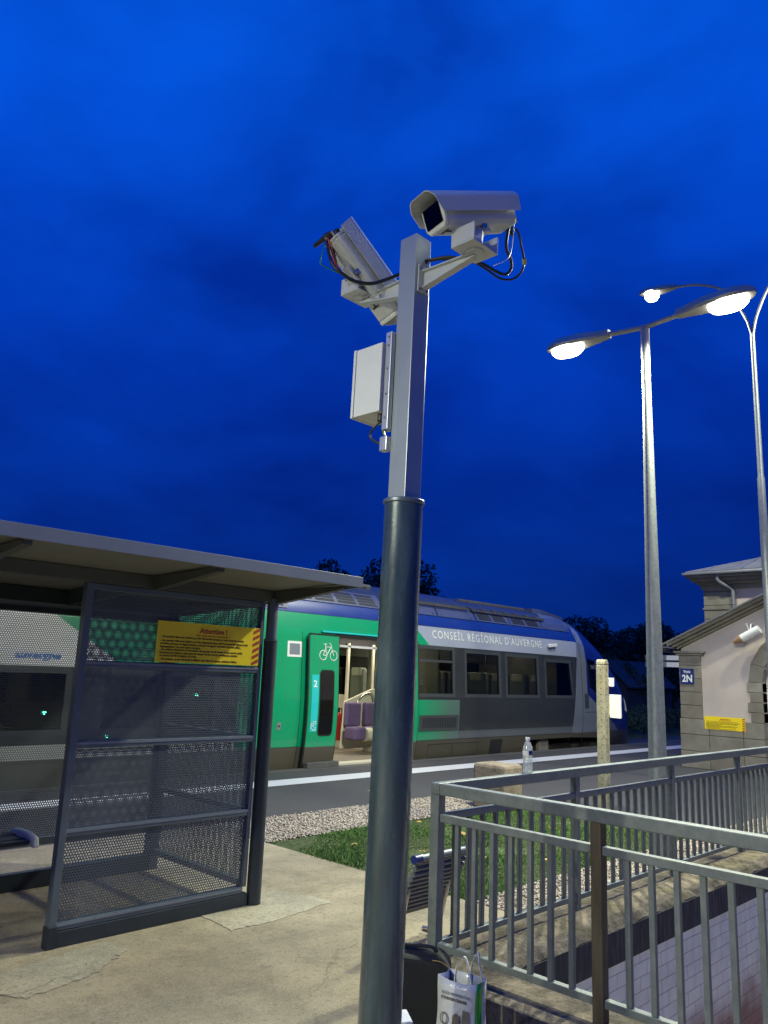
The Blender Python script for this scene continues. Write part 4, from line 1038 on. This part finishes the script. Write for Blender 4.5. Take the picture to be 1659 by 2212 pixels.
# ================================================================ LAMPS
def street_lamp(x,y,label,hz=5.45,w=1300):
    root=empty('street_lamp',(x,y,0),label,'street lamp','street lamps on the platform')
    b=MB(); b.tube([(x,y,0),(x,y,.25),(x,y,1.6),(x,y,hz-.9),(x,y,hz-.02)],[.092,.090,.080,.048,.040],24); b.build('pole','galvpole',root,smooth=True)
    MB().tube([(x,y,hz-.62),(x,y,hz-.02)],.046,20).build('pole_sleeve','lampmetal',root,smooth=True)
    MB().lathe([(.16,0),(.16,.015),(.10,.03)],(x,y,0),24).build('base_plate','galvpole',root)
    MB().tube([(x,y+.50,hz+.045),(x,y,hz),(x,y-.40,hz+.035)],.030,14).build('cross_arm','lampmetal',root,smooth=True)
    for s in (1,-1):
        y0=y+s*(.42 if s>0 else .36); tilt=.02
        def P(d,dx,dz): return (x+dx,y0+s*d,hz+.05+dz+d*tilt)
        b=MB()
        st_=[(0,.05,.045,-.045),(.12,.075,.055,-.05),(.35,.13,.075,-.055),(.60,.145,.075,-.05),(.74,.10,.055,-.045),(.80,.03,.02,-.03)]
        prev=None
        for d,wd,tz,bz in st_:
            rg=b.vs([P(d,-wd,bz*.4),P(d,-wd*.7,tz*.8),P(d,0,tz),P(d,wd*.7,tz*.8),P(d,wd,bz*.4),P(d,wd*.85,bz),P(d,-wd*.85,bz)])
            if prev:
                for k in range(7): b.face([prev[k],prev[(k+1)%7],rg[(k+1)%7],rg[k]])
            else: b.face(rg)
            prev=rg
        b.face(prev)
        hd=b.build('lamp_head','lampmetal',root,smooth=True)
        b=MB(); prev=None
        cen=P(.53,0,0)
        for rr,zz in ((1,-.05),(.95,-.09),(.75,-.13),(.4,-.15),(.05,-.155)):
            rg=b.vs([(cen[0]+.125*rr*math.cos(a),cen[1]+.21*rr*math.sin(a),cen[2]+zz) for a in [2*math.pi*k/20 for k in range(20)]])
            if prev:
                for k in range(20): b.face([prev[k],prev[(k+1)%20],rg[(k+1)%20],rg[k]])
            prev=rg
        b.face(prev); b.build('lamp_lens','lamplens',hd,smooth=True)
        L=bpy.data.lights.new('lamp_light','SPOT'); L.energy=w; L.color=LAMP; L.spot_size=R(172); L.spot_blend=.35; L.shadow_soft_size=.10
        lo=bpy.data.objects.new('lamp_light',L); COL.objects.link(lo); lo.parent=hd; lo.location=Vector((cen[0],cen[1],cen[2]-.19))-wloc(hd)
    return root
street_lamp(7.60,3.57,'double-headed galvanised street lamp standing beyond the stair railing')
street_lamp(-6.2,3.57,'double-headed galvanised street lamp further back along the platform',w=1900)
# second lamp with swept arms at the right edge
l2=empty('street_lamp',(14.27,4.63,0),'taller lamp post with curved swept arms at the right edge','street lamp','street lamps on the platform')
x,y=14.27,4.63
MB().tube([(x,y,0),(x,y,3.5),(x,y,5.3),(x,y,5.32),(x,y,8.05)],[.085,.072,.062,.050,.038],20).build('pole','galvpole',l2,smooth=True)
MB().tube(smoothpath([(x,y,8.0),(x,y+.12,8.45),(x,y+.45,9.05),(x,y+.95,9.35),(x,y+1.45,9.46)],6),.028,12).build('cross_arm','lampmetal',l2,smooth='all')
MB().tube(smoothpath([(x,y,8.0),(x,y-.12,8.45),(x,y-.45,9.05),(x,y-.95,9.35),(x,y-1.45,9.46)],6),.028,12).build('cross_arm','lampmetal',l2,smooth='all')
for s in (1,-1):
    y0=y+s*1.40; b=MB(); prev=None
    for d,wd,tz,bz in [(0,.05,.045,-.045),(.12,.075,.055,-.05),(.35,.13,.075,-.055),(.60,.145,.075,-.05),(.74,.10,.055,-.045),(.80,.03,.02,-.03)]:
        P=lambda dx,dz:(x+dx,y0+s*d*.95,9.47+dz+d*.10)
        rg=b.vs([P(-wd,bz*.4),P(-wd*.7,tz*.8),P(0,tz),P(wd*.7,tz*.8),P(wd,bz*.4),P(wd*.85,bz),P(-wd*.85,bz)])
        if prev:
            for k in range(7): b.face([prev[k],prev[(k+1)%7],rg[(k+1)%7],rg[k]])
        else: b.face(rg)
        prev=rg
    b.face(prev); hd=b.build('lamp_head','lampmetal',l2,smooth=True)
    b=MB(); b.lathe([(.02,-.20),(.10,-.17),(.14,-.11),(.15,-.02)],(x,y0+s*.5,9.50),18); b.build('lamp_lens','lamplens',hd,smooth=True)
    L=bpy.data.lights.new('lamp_light','SPOT'); L.energy=1500; L.color=LAMP; L.spot_size=R(170); L.spot_blend=.4; L.shadow_soft_size=.10
    lo=bpy.data.objects.new('lamp_light',L); COL.objects.link(lo); lo.parent=hd; lo.location=Vector((x,y0+s*.5,9.26))-wloc(hd)

# ================================================================ CONCRETE POST, BOLLARD, PLATES
cpst=empty('concrete_post',(9.37,5.11,0),'tall narrow concrete post with a row of small holes, beyond the railing','post')
b=MB(); b.box(9.37-.065,9.37+.055,5.05,5.17,-.01,1.86); b.build('shaft','postconc',cpst,bevel=.012)
b=MB(); b.prism([(9.305,5.05,1.861),(9.425,5.05,1.861),(9.42,5.05,1.895),(9.40,5.05,1.925),(9.335,5.05,1.93),(9.31,5.05,1.90)],(0,.12,0)); b.build('post_cap','postconc',cpst,bevel=.01)
b=MB()
for k in range(22): z=.16+k*.078; b.tube([(9.365,5.0495,z),(9.365,5.0475,z)],.007,8)
for k in range(22): z=.16+k*.078; b.tube([(9.3045,5.10,z),(9.3025,5.10,z)],.007,8)
b.build('bolt_holes','black',cpst)
pl=empty('metal_plate',(9.42,5.04,1.2),'white perforated metal box plate fixed low on the concrete post','plate')
MB().box(9.426,9.46,4.90,5.05,1.20,1.49).build('plate','white',pl,bevel=.004)
MB().box(9.426,9.456,5.051,5.10,1.22,1.47).build('bracket','ivory',pl,bevel=.004)
b=MB()
for z in (1.23,1.29,1.36,1.43): b.tube([(9.4255,5.06,z),(9.4245,5.06,z)],.008,8)
b.build('plate_holes','black',pl)
p2=MB().box(9.426,9.45,4.99,5.06,1.59,1.70).build('small_plate','white',None,bevel=.003,loc=(9.43,5.02,1.6)); tag(p2,'small white square plate fixed higher on the concrete post','plate')
bl=MB(); bl.box(8.55,8.98,6.05,6.55,-.02,.55); o=bl.build('stone_block','bollard',None,bevel=.04,loc=(8.77,6.3,0)); tag(o,'squat sandstone block standing on the gravel beyond the railing','stone block')

# ================================================================ LEAN SEAT behind the railing
ls=empty('slatted_bench',(4.05,3.45,0),'low grey slatted metal bench behind the railing corner','bench')
XA,XB=3.84,4.33
curve=[(3.36,.52),(3.385,.45),(3.42,.39),(3.46,.33),(3.495,.27),(3.53,.21),(3.575,.165)]
for k in range(len(curve)*2-2):
    i=k//2; fr=(k%2)*.5; y=curve[i][0]*(1-fr)+curve[i+1][0]*fr; z=curve[i][1]*(1-fr)+curve[i+1][1]*fr
    b=MB(); b.tube([(XA,y,z),(XB,y,z)],.0168,8); b.build('slat','seatpaint',ls,smooth=True)
b=MB(); b.tube([(XA-.005,3.352,.545),(XB+.005,3.352,.545)],.022,12); b.build('top_tube','fascia',ls,smooth=True)
for x_ in (XA,XB): MB().tube([(x_-.03,3.352,.545),(x_+.03,3.352,.545)],.027,12).build('end_cap','navy',ls,smooth=True)
for x_ in (XA+.02,XB-.02):
    MB().tube([(x_,c[0]+.02,c[1]) for c in curve],.014,8).build('side_frame','alu',ls,smooth=True)
for x_ in (XA+.04,XB-.06):
    MB().tube(smoothpath([(x_,3.45,.36),(x_,3.49,.20),(x_,3.52,.10),(x_,3.56,.03),(x_,3.66,.012)],5),.015,10).build('leg','alu',ls,smooth='all')

# ================================================================ SUITCASE, BAG, BOX
sc_=empty('suitcase',(2.86,2.66,0),'black fabric suitcase with yellow piping standing behind the mast','suitcase')
def rot(cx,cy,a): T=Matrix.Rotation(R(a),4,'Z'); T.translation=Vector((cx,cy,0)); return T
Ts=rot(3.02,2.62,-50)
Ts=Ts@Matrix.Diagonal((1,1,.68,1))
b=MB(); b.T=Ts; b.prism([(-.15,-.12,.04),(.13,-.12,.04),(.16,-.12,.08),(.16,-.12,.50),(.11,-.12,.56),(-.12,-.12,.585),(-.15,-.12,.55)],(0,.22,0)); b.build('case_body','blackfab',sc_,bevel=.03)
b=MB(); b.T=Ts; b.tube(smoothpath([(.07,-.125,.572),(.12,-.125,.558),(.160,-.125,.49),(.165,-.125,.25),(.15,-.125,.08),(.08,-.125,.045)],6),.0032,8); b.build('piping','ochre',sc_,smooth='all')
b=MB(); b.T=Ts; b.tube(smoothpath([(-.10,-.03,.585),(-.08,-.03,.615),(.06,-.03,.61),(.09,-.03,.58)],5),.011,8); b.build('handle','black',sc_,smooth='all')
for dx in (-.14,.13):
    b=MB(); b.T=Ts; b.tube([(dx,-.10,.03),(dx,-.07,.03)],.03,14); b.build('wheel','black',sc_,smooth=True)
bg_=empty('shopping_bag',(2.95,2.36,0),'white printed shopping bag with ribbon handles and a green side','bag')
Tb=rot(2.985,2.325,-80)
W2,D2,H2=.095,.07,.36
def bagmesh():
    b=MB(); b.T=Tb; n=8; G={}
    for j in range(n+1):
        z=.004+H2*j/n; k=j/n
        w=W2*(1+.04*math.sin(k*7)-.02*k); d=D2*(1-.35*k)+.004*math.sin(k*9)
        pts=[(-w,-d),(-w*.33,-d-.006*math.sin(k*3)),(w*.4,-d-.004),(w,-d),(w+.004,0),(w-.004,d),(-w+.004,d),(-w+.018*k,0)]
        zz=z+( .0 if j<n else 0)
        for i,(x,y) in enumerate(pts): G[j,i]=b.vs([(x,y,zz-(.012 if (j==n and i in(1,2)) else 0))])[0]
    return b,G,n
def bagpart(name,idx,mat):
    b,G,n=bagmesh(); keep=set()
    for j in range(n):
        for i in idx: b.face([G[j,i],G[j,(i+1)%8],G[j+1,(i+1)%8],G[j+1,i]])
    for v in [v for v in b.bm.verts if not v.link_faces]: b.bm.verts.remove(v)
    o=b.build(name,mat,bg_,smooth=True); 
    so=o.modifiers.new('s','SOLIDIFY'); so.thickness=.0012
    return o
M['bagwhite']=plain('glossy_white_bag_film',(.55,.55,.58),.28,0,.08,14,.006,22,coat=.3)
M['baggreen']=plain('green_bag_side',(.02,.33,.035),.3,0,.12,14,.004,22,coat=.3)
M['print']=plain('grey_brown_print',(.15,.125,.105),.45,0,.35,40)
M['ribbon']=plain('white_ribbon',(.74,.72,.62),.5,0,.05,20)
bagpart('bag_front',[0,1,2],'bagwhite'); bagpart('bag_back',[5],'bagwhite'); bagpart('bag_side',[6,7],'bagwhite'); 
bagpart('bag_side',[3],'baggreen'); bagpart('bag_side',[4],'bagwhite')
xd=Tb.to_3x3()@Vector((1,0,0)); nd=Tb.to_3x3()@Vector((0,-1,0))
def bp(x,z,o=.0): k=z/H2; return Tb@Vector((x,-(D2*(1-.35*k))-.011-o,z))
text('BUILD PROFESSIONAL',.016,'fascia',bg_,bp(-.066,.300),xd,(0,0,1),width=.142,name='lettering')
text('STRONGER CLEANER',.016,'print',bg_,bp(-.070,.280),xd,(0,0,1),width=.125,name='lettering',bold=.0004)
b=MB()
def blob(pts,th=.001):
    b.prism([bp(x,z-.105) for x,z in pts if z>.106],nd*th)
def oval(cx,cz,a,c,n=14): return [(cx+a*math.cos(2*math.pi*k/n),cz+c*math.sin(2*math.pi*k/n)) for k in range(n)]
blob([(.033,.315),(.037,.360),(.066,.360),(.068,.320),(.060,.300),(.058,.285),(.043,.285),(.043,.300)])
blob([(-.012,.290),(-.010,.330),(.004,.342),(.022,.336),(.024,.305),(.018,.285),(.034,.262),(.040,.23),(.028,.19),(.010,.215),(-.008,.262)])
blob([(.028,.178),(.030,.225),(.066,.255),(.072,.295),(.080,.288),(.078,.165),(.040,.158)])
blob([(-.045,.170),(-.050,.120),(.0,.100),(.030,.105),(.028,.185),(-.015,.182)])
blob([(-.040,.250),(-.036,.250),(-.040,.190),(-.044,.185)]); blob([(-.058,.232),(-.054,.232),(-.052,.190),(-.061,.176)]); blob([(-.040,.252),(.006,.258),(.006,.252),(-.040,.246)])
blob([(-.045,.155),(.02,.155),(.03,.110),(-.04,.108)])
b.build('printed_figures','print',bg_)
b=MB(); 
ring_o=oval(-.052,.207,.019,.024,20); ring_i=oval(-.052,.207,.014,.018,20)
for k in range(20): b.poly([bp(*ring_o[k],.0008),bp(*ring_o[(k+1)%20],.0008),bp(*ring_i[(k+1)%20],.0008),bp(*ring_i[k],.0008)])
b.build('printed_disc','print',bg_)
for yy,x0,x1,lean in ((-.035,-.022,.068,.0),(.045,.012,.078,.02)):
    pts=smoothpath([(x0,yy,H2-.03),(x0+.012,yy,H2+.05),((x0+x1)/2,yy+lean*.5,H2+.095),(x1-.02,yy,H2+.05),(x1,yy,H2-.03)],7)
    b=MB(); b.T=Tb; prev=None
    for p in pts:
        q=b.vs([(p.x,p.y-.006,p.z),(p.x,p.y+.006,p.z)])
        q2=b.vs([(p.x+.0035,p.y-.006,p.z+.002),(p.x+.0035,p.y+.006,p.z+.002)])
        if prev:
            a,c=prev; b.face([a[0],a[1],q[1],q[0]]); b.face([c[0],q2[0],q2[1],c[1]]); b.face([a[0],q[0],q2[0],c[0]]); b.face([a[1],c[1],q2[1],q[1]])
        prev=(q,q2)
    b.build('ribbon_handle','ribbon',bg_,smooth='all')
wb=MB(); wb.T=rot(2.62,2.42,-35); wb.box(-.09,.09,-.06,.06,0,.27); o=wb.build('white_carton','white',None,bevel=.004,loc=(2.62,2.42,0)); tag(o,'plain white carton standing between the mast and the suitcase','carton')
# fallen leaves on the lawn
lf=None
for k,(lx,ly) in enumerate([(5.6,5.7),(5.9,5.1),(6.4,5.9),(6.2,4.6),(6.9,5.4),(7.2,4.5),(7.6,5.9),(8.0,5.0),(5.4,4.5),(6.6,4.2),(7.9,4.3),(8.6,5.5),(8.8,4.4),(5.75,4.15),(7.0,6.1),(10.6,5.2),(11.5,6.2),(10.2,4.6),(12.4,5.4),(9.9,6.7),(13.1,4.5),(8.3,8.2),(12.2,8.6),(7.1,8.7)]):
    zz=.03 if lx<9.4 and ly<6.4 else .004
    if lf is None:
        b=MB(); b.poly([(0,-.03,0),(.02,-.012,.008),(.042,-.012,.0),(.026,.008,.012),(.03,.03,.0),(0,.02,.012),(-.03,.032,.002),(-.024,.008,.012),(-.042,-.01,.004),(-.016,-.012,.006)])
        lf=b.build('fallen_leaf','leaf',None); o=lf
    else: o=lf.copy(); COL.objects.link(o)
    o.location=(lx,ly,zz); o.rotation_euler=(rng.uniform(-.2,.2),rng.uniform(-.2,.2),rng.uniform(0,6.28)); s=rng.uniform(.5,1.15)*(1 if zz>.01 else .6); o.scale=(s,s,s)
    tag(o,'dry brown leaf lying on the lawn' if zz>.01 else 'small dry leaf lying on the dark platform surface','leaf','fallen leaves on the lawn' if zz>.01 else 'fallen leaves on the platform')

# ================================================================ STATION BUILDING
sb=empty('station_building',(17,5,0),'pink-rendered station building with stone quoins and moulded cornices','station')
XW=16.5; YW=7.18
def rk(y): return 2.40+(YW-y)*.475     # underside line of rake
# wing wall (normal -X), sloping top, with arched opening y 3.7..5.6
YA0,YA1,ZA=3.9,5.55,1.75
b=MB()
def wl(pts): b.prism([(XW,y,z) for y,z in pts],(.30,0,0))
wl([(YW-.02,.97),(YA1,.97),(YA1,rk(YA1)),(YW-.02,rk(YW-.02))])
wl([(YA0,.97),(1,.97),(1,rk(1)),(YA0,rk(YA0))])
N=14; arc=[((YA0+YA1)/2+(YA1-YA0)/2*math.cos(math.pi*k/N),ZA+(YA1-YA0)/2*math.sin(math.pi*k/N)) for k in range(N+1)]
for k in range(N):
    y0,z0=arc[k];y1,z1=arc[k+1]; wl([(y0,z0),(y1,z1),(y1,rk(y1)),(y0,rk(y0))])
b.build('gable_wall','wall',sb)
MB().box(XW,30,6.9,YW-.021,0,2.38).build('side_wall','wall',sb) if False else None
b=MB(); b.box(XW+.301,40,6.88,YW-.02,0,2.38); b.build('side_wall','wall',sb)
# stone plinth blocks
zr_=[0,.33,.66,.97]; 
for j in range(3):
    for k,(a,c) in enumerate(((YW+.04,6.62),(6.62,5.95),(5.95,YA1),(YA0,3.2),(3.2,2.3))):
        sh_=(.12 if j%2 else 0)*(0 if k in (0,) else 0)
        MB().box(XW-.045,XW+.31,c+.004,a-.004,zr_[j]+.004 if j else 0,zr_[j+1]-.004).build('plinth_stone','course',sb,bevel=.008)
# corner pilaster
for j in range(5):
    z0=.974+j*.27; z1=min(z0+.262,2.25); wq=.46
    MB().box(XW-.035,XW+.31,YW-.44,YW+.02,z0,z1).build('quoin_stone','course',sb,bevel=.008)
b=MB(); b.box(XW-.07,XW+.33,YW-.50,YW+.07,2.256,2.30); b.box(XW-.10,XW+.34,YW-.54,YW+.11,2.301,2.35); b.build('pilaster_capital','course',sb,bevel=.01)
# arch surround
for k in range(9):
    a0=math.pi*k/9;a1=math.pi*(k+1)/9; ym=(YA0+YA1)/2; r0=(YA1-YA0)/2-.001; r1=r0+.26
    pts=[(XW-.03,ym+r0*math.cos(a0+.01),ZA+r0*math.sin(a0+.01)),(XW-.03,ym+r1*math.cos(a0+.006),ZA+r1*math.sin(a0+.006)),(XW-.03,ym+r1*math.cos(a1-.006),ZA+r1*math.sin(a1-.006)),(XW-.03,ym+r0*math.cos(a1-.01),ZA+r0*math.sin(a1-.01))]
    MB().prism(pts,(.32,0,0)).build('arch_stone','course',sb,bevel=.006)
for j in range(4):
    z0=.974+j*.194
    for a,c in ((YA1,YA1+.24+(.05 if j%2 else 0)),(YA0-.24-(.05 if j%2 else 0),YA0)): MB().box(XW-.03,XW+.29,a,c,z0,z0+.188).build('jamb_stone','course',sb,bevel=.006)
dr=MB(); dr.box(XW+.22,XW+.26,YA0,YA1,0,2.6); dr.build('door','white',sb)
# raking cornice: stepped mouldings, each a prism along the rake
def rake(x0,x1,dz0,dz1,y0=YW+.22,y1=.8,nm='raking_cornice',mt='course'):
    b=MB(); b.prism([(x0,y0,rk(y0)+dz0),(x0,y1,rk(y1)+dz0),(x0,y1,rk(y1)+dz1),(x0,y0,rk(y0)+dz1)],(x1-x0,0,0)); b.build(nm,mt,sb)
rake(XW-.06,XW+.3,.0,.055,YW+.04); rake(XW-.13,XW+.3,.056,.115,YW+.12); rake(XW-.21,XW+.3,.116,.185,YW+.20)
b=MB(); b.prism([(XW-.25,YW+.30,rk(YW+.30)+.186),(XW-.25,.7,rk(.7)+.186),(XW-.25,.7,rk(.7)+.225),(XW-.25,YW+.30,rk(YW+.30)+.225)],(1.76,0,0)); b.build('wing_roof','slate',sb)
MB().tube([(XW-.20,YW+.36,rk(YW+.36)+.15),(30,YW+.36,rk(YW+.36)+.15)],.06,12).build('gutter','zinc',sb,smooth=True)
# main block
XM=18.0; YM=7.22
MB().box(XM,40,-6,YM-.03,2.2,4.02).build('main_wall','wall',sb)
for j in range(6):
    z0=2.2+j*.31; MB().box(XM-.045,XM+.3,YM-.62,YM,z0,min(z0+.302,4.0)).build('quoin_stone','course',sb,bevel=.008)
MB().box(XM-.065,XM+.3,YM-.64,YM+.02,3.34,3.385).build('string_course','course',sb)
b=MB()
for k,(o_,z0,z1) in enumerate(((.05,3.80,3.90),(.12,3.902,3.97),(.22,3.972,4.05),(.30,4.052,4.11))):
    b.box(XM-o_,40,-6.2,YM+o_,z0,z1)
b.build('main_cornice','course',sb,bevel=.008)
MB().box(XM-.36,40,-6.3,YM+.36,4.112,4.17).build('main_gutter','zinc',sb,bevel=.015)
b=MB(); b.prism([(XM-.30,YM+.30,4.172),(XM-.30,-6.2,4.172),(XM+6.8,-6.2,6.5),(XM+6.8,YM-6.5,6.5)],(0,0,.03)); b.build('main_roof','slate',sb)
for k in range(9):
    y=YM-.2-k*.75; xx=XM+6.5*min(1,1.0) ; b=MB(); b.bar((XM-.28,y,4.205),(XM+6.6,y,4.205+2.25),.03,.03) if y<YM-6.5 else b.bar((XM-.28,y,4.205),(XM-.28+ (YM+.30-y),y,4.205+(YM+.30-y)*.327),.03,.03); b.build('roof_seam','zinc',sb)
MB().tube(smoothpath([(XM-.26,YM-.42,4.10),(XM-.26,YM-.42,3.98),(XM-.20,YM-.50,3.90),(XM-.10,YM-.66,3.78),(XM-.09,YM-.68,3.6),(XM-.09,YM-.68,2.9)],6),.045,12).build('downpipe','zinc',sb,smooth='all')
MB().tube([(XM-.09,YM-.68,3.44),(XM-.09,YM-.68,3.47)],.056,12).build('pipe_collar','zinc',sb,smooth=True)
# signs on it
vs_=empty('platform_number_sign',(XW-.04,7.0,1.67),'small navy enamel sign reading Voie 2N on the corner pilaster','sign')
MB().box(XW-.052,XW-.038,6.885,7.175,1.665,1.985).build('plate','navy',vs_,bevel=.002)
text('Voie',.085,'white',vs_,(XW-.0535,7.03,1.895),(0,-1,0),(0,0,1),width=.15,align='CENTER',name='lettering',bold=.001)
text('2N',.20,'white',vs_,(XW-.0535,7.03,1.715),(0,-1,0),(0,0,1),width=.215,align='CENTER',name='lettering',bold=.006)
ys=empty('warning_sign',(XW,6.3,.78),'long yellow warning sign low on the pink wall of the station','sign')
warning(ys,(XW-.052,6.70,.79),(0,-1,0),(0,0,1),.80,.255,.8)
ho=empty('loudspeaker',(16.35,5.7,2.6),'white cylindrical loudspeaker with an orange cone on the station wall','loudspeaker')
MB().tube([(16.30,5.82,2.60),(16.30,5.48,2.78)],.085,20).build('housing','white',ho,smooth=True)
MB().tube([(16.30,5.822,2.599),(16.30,5.86,2.58)],[.088,.088],20).build('rim','peach',ho,smooth=True)
MB().tube([(16.30,5.865,2.577),(16.30,5.99,2.525)],[.075,.040],16).build('cone','peach',ho,smooth=True)
MB().tube([(16.30,5.66,2.72),(16.36,5.66,2.88),(16.5,5.66,2.90)],.014,8).build('bracket','white',ho)
MB().tube([(16.30,5.68,2.72),(16.22,5.70,2.88)],.016,8).build('knob_arm','white',ho)

# double white board beyond
dbd=empty('platform_board',(22,9.6,0),'double white display board with dark post beside the station corner','board')
for z0 in (2.31,2.12):
    MB().box(22,22.06,9.62,10.62,z0,z0+.15).build('white_panel','fascia',dbd,bevel=.004)
    MB().box(21.993,21.9995,9.62,9.98,z0+.012,z0+.14).build('paper','white',dbd)
MB().box(22,22.06,9.54,9.60,0,2.50).build('post','framedark',dbd)
MB().box(22.02,22.04,9.6,10.62,2.275,2.305).build('cross_bar','framedark',dbd)

# ================================================================ FAR SIDE: hedge, trees, shed, fence
def leafcloud(blobs,n,size,parent,mat,name='crown'):
    vs=[];tot=sum(b[3]*b[4]*b[5] for b in blobs)**1
    for (cx,cy,cz,rx,ry,rz) in blobs:
        k=int(n*rx*ry*rz/tot)+20
        d=rng.normal(size=(k,3)); d/=np.linalg.norm(d,axis=1)[:,None]; rad=rng.uniform(.45,1,k)**.5*(1+.18*np.sin(d[:,0]*7+cx)*np.sin(d[:,1]*6+cy)*np.sin(d[:,2]*8))
        c=np.array([cx,cy,cz])+d*rad[:,None]*[rx,ry,rz]
        a=rng.normal(size=(k,3)); a/=np.linalg.norm(a,axis=1)[:,None]; b_=np.cross(a,rng.normal(size=(k,3))); b_/=np.linalg.norm(b_,axis=1)[:,None]
        s=rng.uniform(.5,1.2,k)[:,None]*size
        vs.append(np.stack([c-a*s,c+b_*s*.5,c+a*s,c-b_*s*.5],1).reshape(-1,3))
    v=np.concatenate(vs); return rawmesh(name,v,np.arange(len(v)).reshape(-1,4),mat,parent)
def tree(x,y,H,w,label,n=9000,size=.16,tag_='trees beyond the tracks',nb=16,zlow=.32):
    root=empty('tree',(x,y,-.64),label,'tree',tag_)
    b=MB(); b.tube([(x,y,-.7),(x+.1,y,H*.25),(x,y+.1,H*.5),(x,y,H*.8)],[w*.07,w*.055,w*.035,.03],9)
    for k in range(7):
        a=k*2.4; z0=H*(.28+.06*k); b.tube([(x,y,z0),(x+math.cos(a)*w*.35,y+math.sin(a)*w*.35,z0+H*.16),(x+math.cos(a)*w*.6,y+math.sin(a)*w*.6,z0+H*.24)],[w*.03,w*.018,.01],6)
    b.build('trunk','bark',root,smooth='all')
    bl=[]
    for k in range(nb):
        a=rng.uniform(0,6.28); t=k/nb; zz=H*(zlow+.1+ (1-zlow-.22)*t+rng.uniform(-.03,.03)); rr=w*.62*math.sqrt(max(.06,1-(t*1.05-.25)**2*1.1))*rng.uniform(.35,1)
        s=w*rng.uniform(.22,.40); bl.append((x+math.cos(a)*rr,y+math.sin(a)*rr,zz,s,s,s*.75))
    leafcloud(bl,n,size,root,'leaves'); return root
tree(31.0,30,8.2,4.6,'broad dark tree rising behind the mast and the train roof',12000,.13)
tree(28.6,31,8.2,2.4,'narrow dark tree just left of the mast behind the train roof',5000,.12)
tree(45,24.5,5.8,3.6,'dark round tree just right of the train nose',8000,.13,zlow=.05)
tree(56,27.5,6.3,3.6,'second dark tree to the right of the train nose',9000,.14,zlow=.05)
tree(55,22.5,5.4,3.8,'dark tree beside the right lamp post',9000,.14,zlow=.02)
tree(66,24,5.2,4.0,'dark tree half hidden by the station corner',8000,.16,zlow=.02)
tree(62,28,6.4,5.0,'large dark tree filling the gap behind the right lamp post',9000,.16,zlow=.0)
tree(78,31,7.2,5.5,'farthest dark tree, seen just left of the station corner',8000,.18,zlow=.0)
tree(47,21.5,3.6,3.0,'low dark tree beside the grey shed',6000,.12,zlow=.0)
tree(38,20.5,3.2,2.4,'low dark bushy tree behind the train nose',5000,.12,zlow=.02)
for k,(x,y,w_,h_) in enumerate(((29,16.8,1.6,.9),(32,16.6,1.7,.8),(35.5,17.0,1.9,1.0),(39.5,16.6,2.0,.95),(44,17.0,2.4,1.1),(49,16.6,2.6,1.2),(54,17.2,3.0,1.2))):
    o=leafcloud([(x+dx*w_*.5,y+dy,-.35+h_*.45,w_*.55,.6,h_*.6) for dx,dy in ((-1,0),(0,.2),(1,-.1))],2600,.055,None,'hedge','bush')
    tag(o,['first bush beyond the train nose, nearest the camera','second low bush beyond the train nose','third bush, left of the right lamp post','fourth bush, behind the right lamp post','fifth bush, under the white display board','sixth bush, beside the station corner','farthest bush, mostly behind the station corner'][k],'bush','bushes along the far side of the track')
grass('verge',[(18,60,15.2,19,-.63)],16000,.08,.28,.012,'rough dark grass on the verge beyond the track','hedge')
M['shed']=plain('dim_grey_shed_boards',(.05,.052,.055),.9,0,.2,4)
sd=empty('shed',(40,26,-.64),'dim grey gabled shed among the dark trees','shed')
b=MB(); b.prism([(36.5,21.0,-.7),(36.5,18.6,-.7),(36.5,18.6,1.5),(36.5,19.8,2.6),(36.5,21.0,1.5)],(5,0,0)); b.build('walls','shed',sd)
b=MB(); b.prism([(36.3,18.4,1.38),(36.3,19.8,2.66),(36.3,21.2,1.38),(36.3,21.2,1.46),(36.3,19.8,2.75),(36.3,18.4,1.46)],(5.4,0,0)); b.build('roof','shed',sd)
fn=empty('fence',(60,18.4,-.64),'low grey wall line far beyond the track','fence')
MB().box(41.6,120,18.4,18.55,-.7,.75).build('fence_panel','shed',fn)
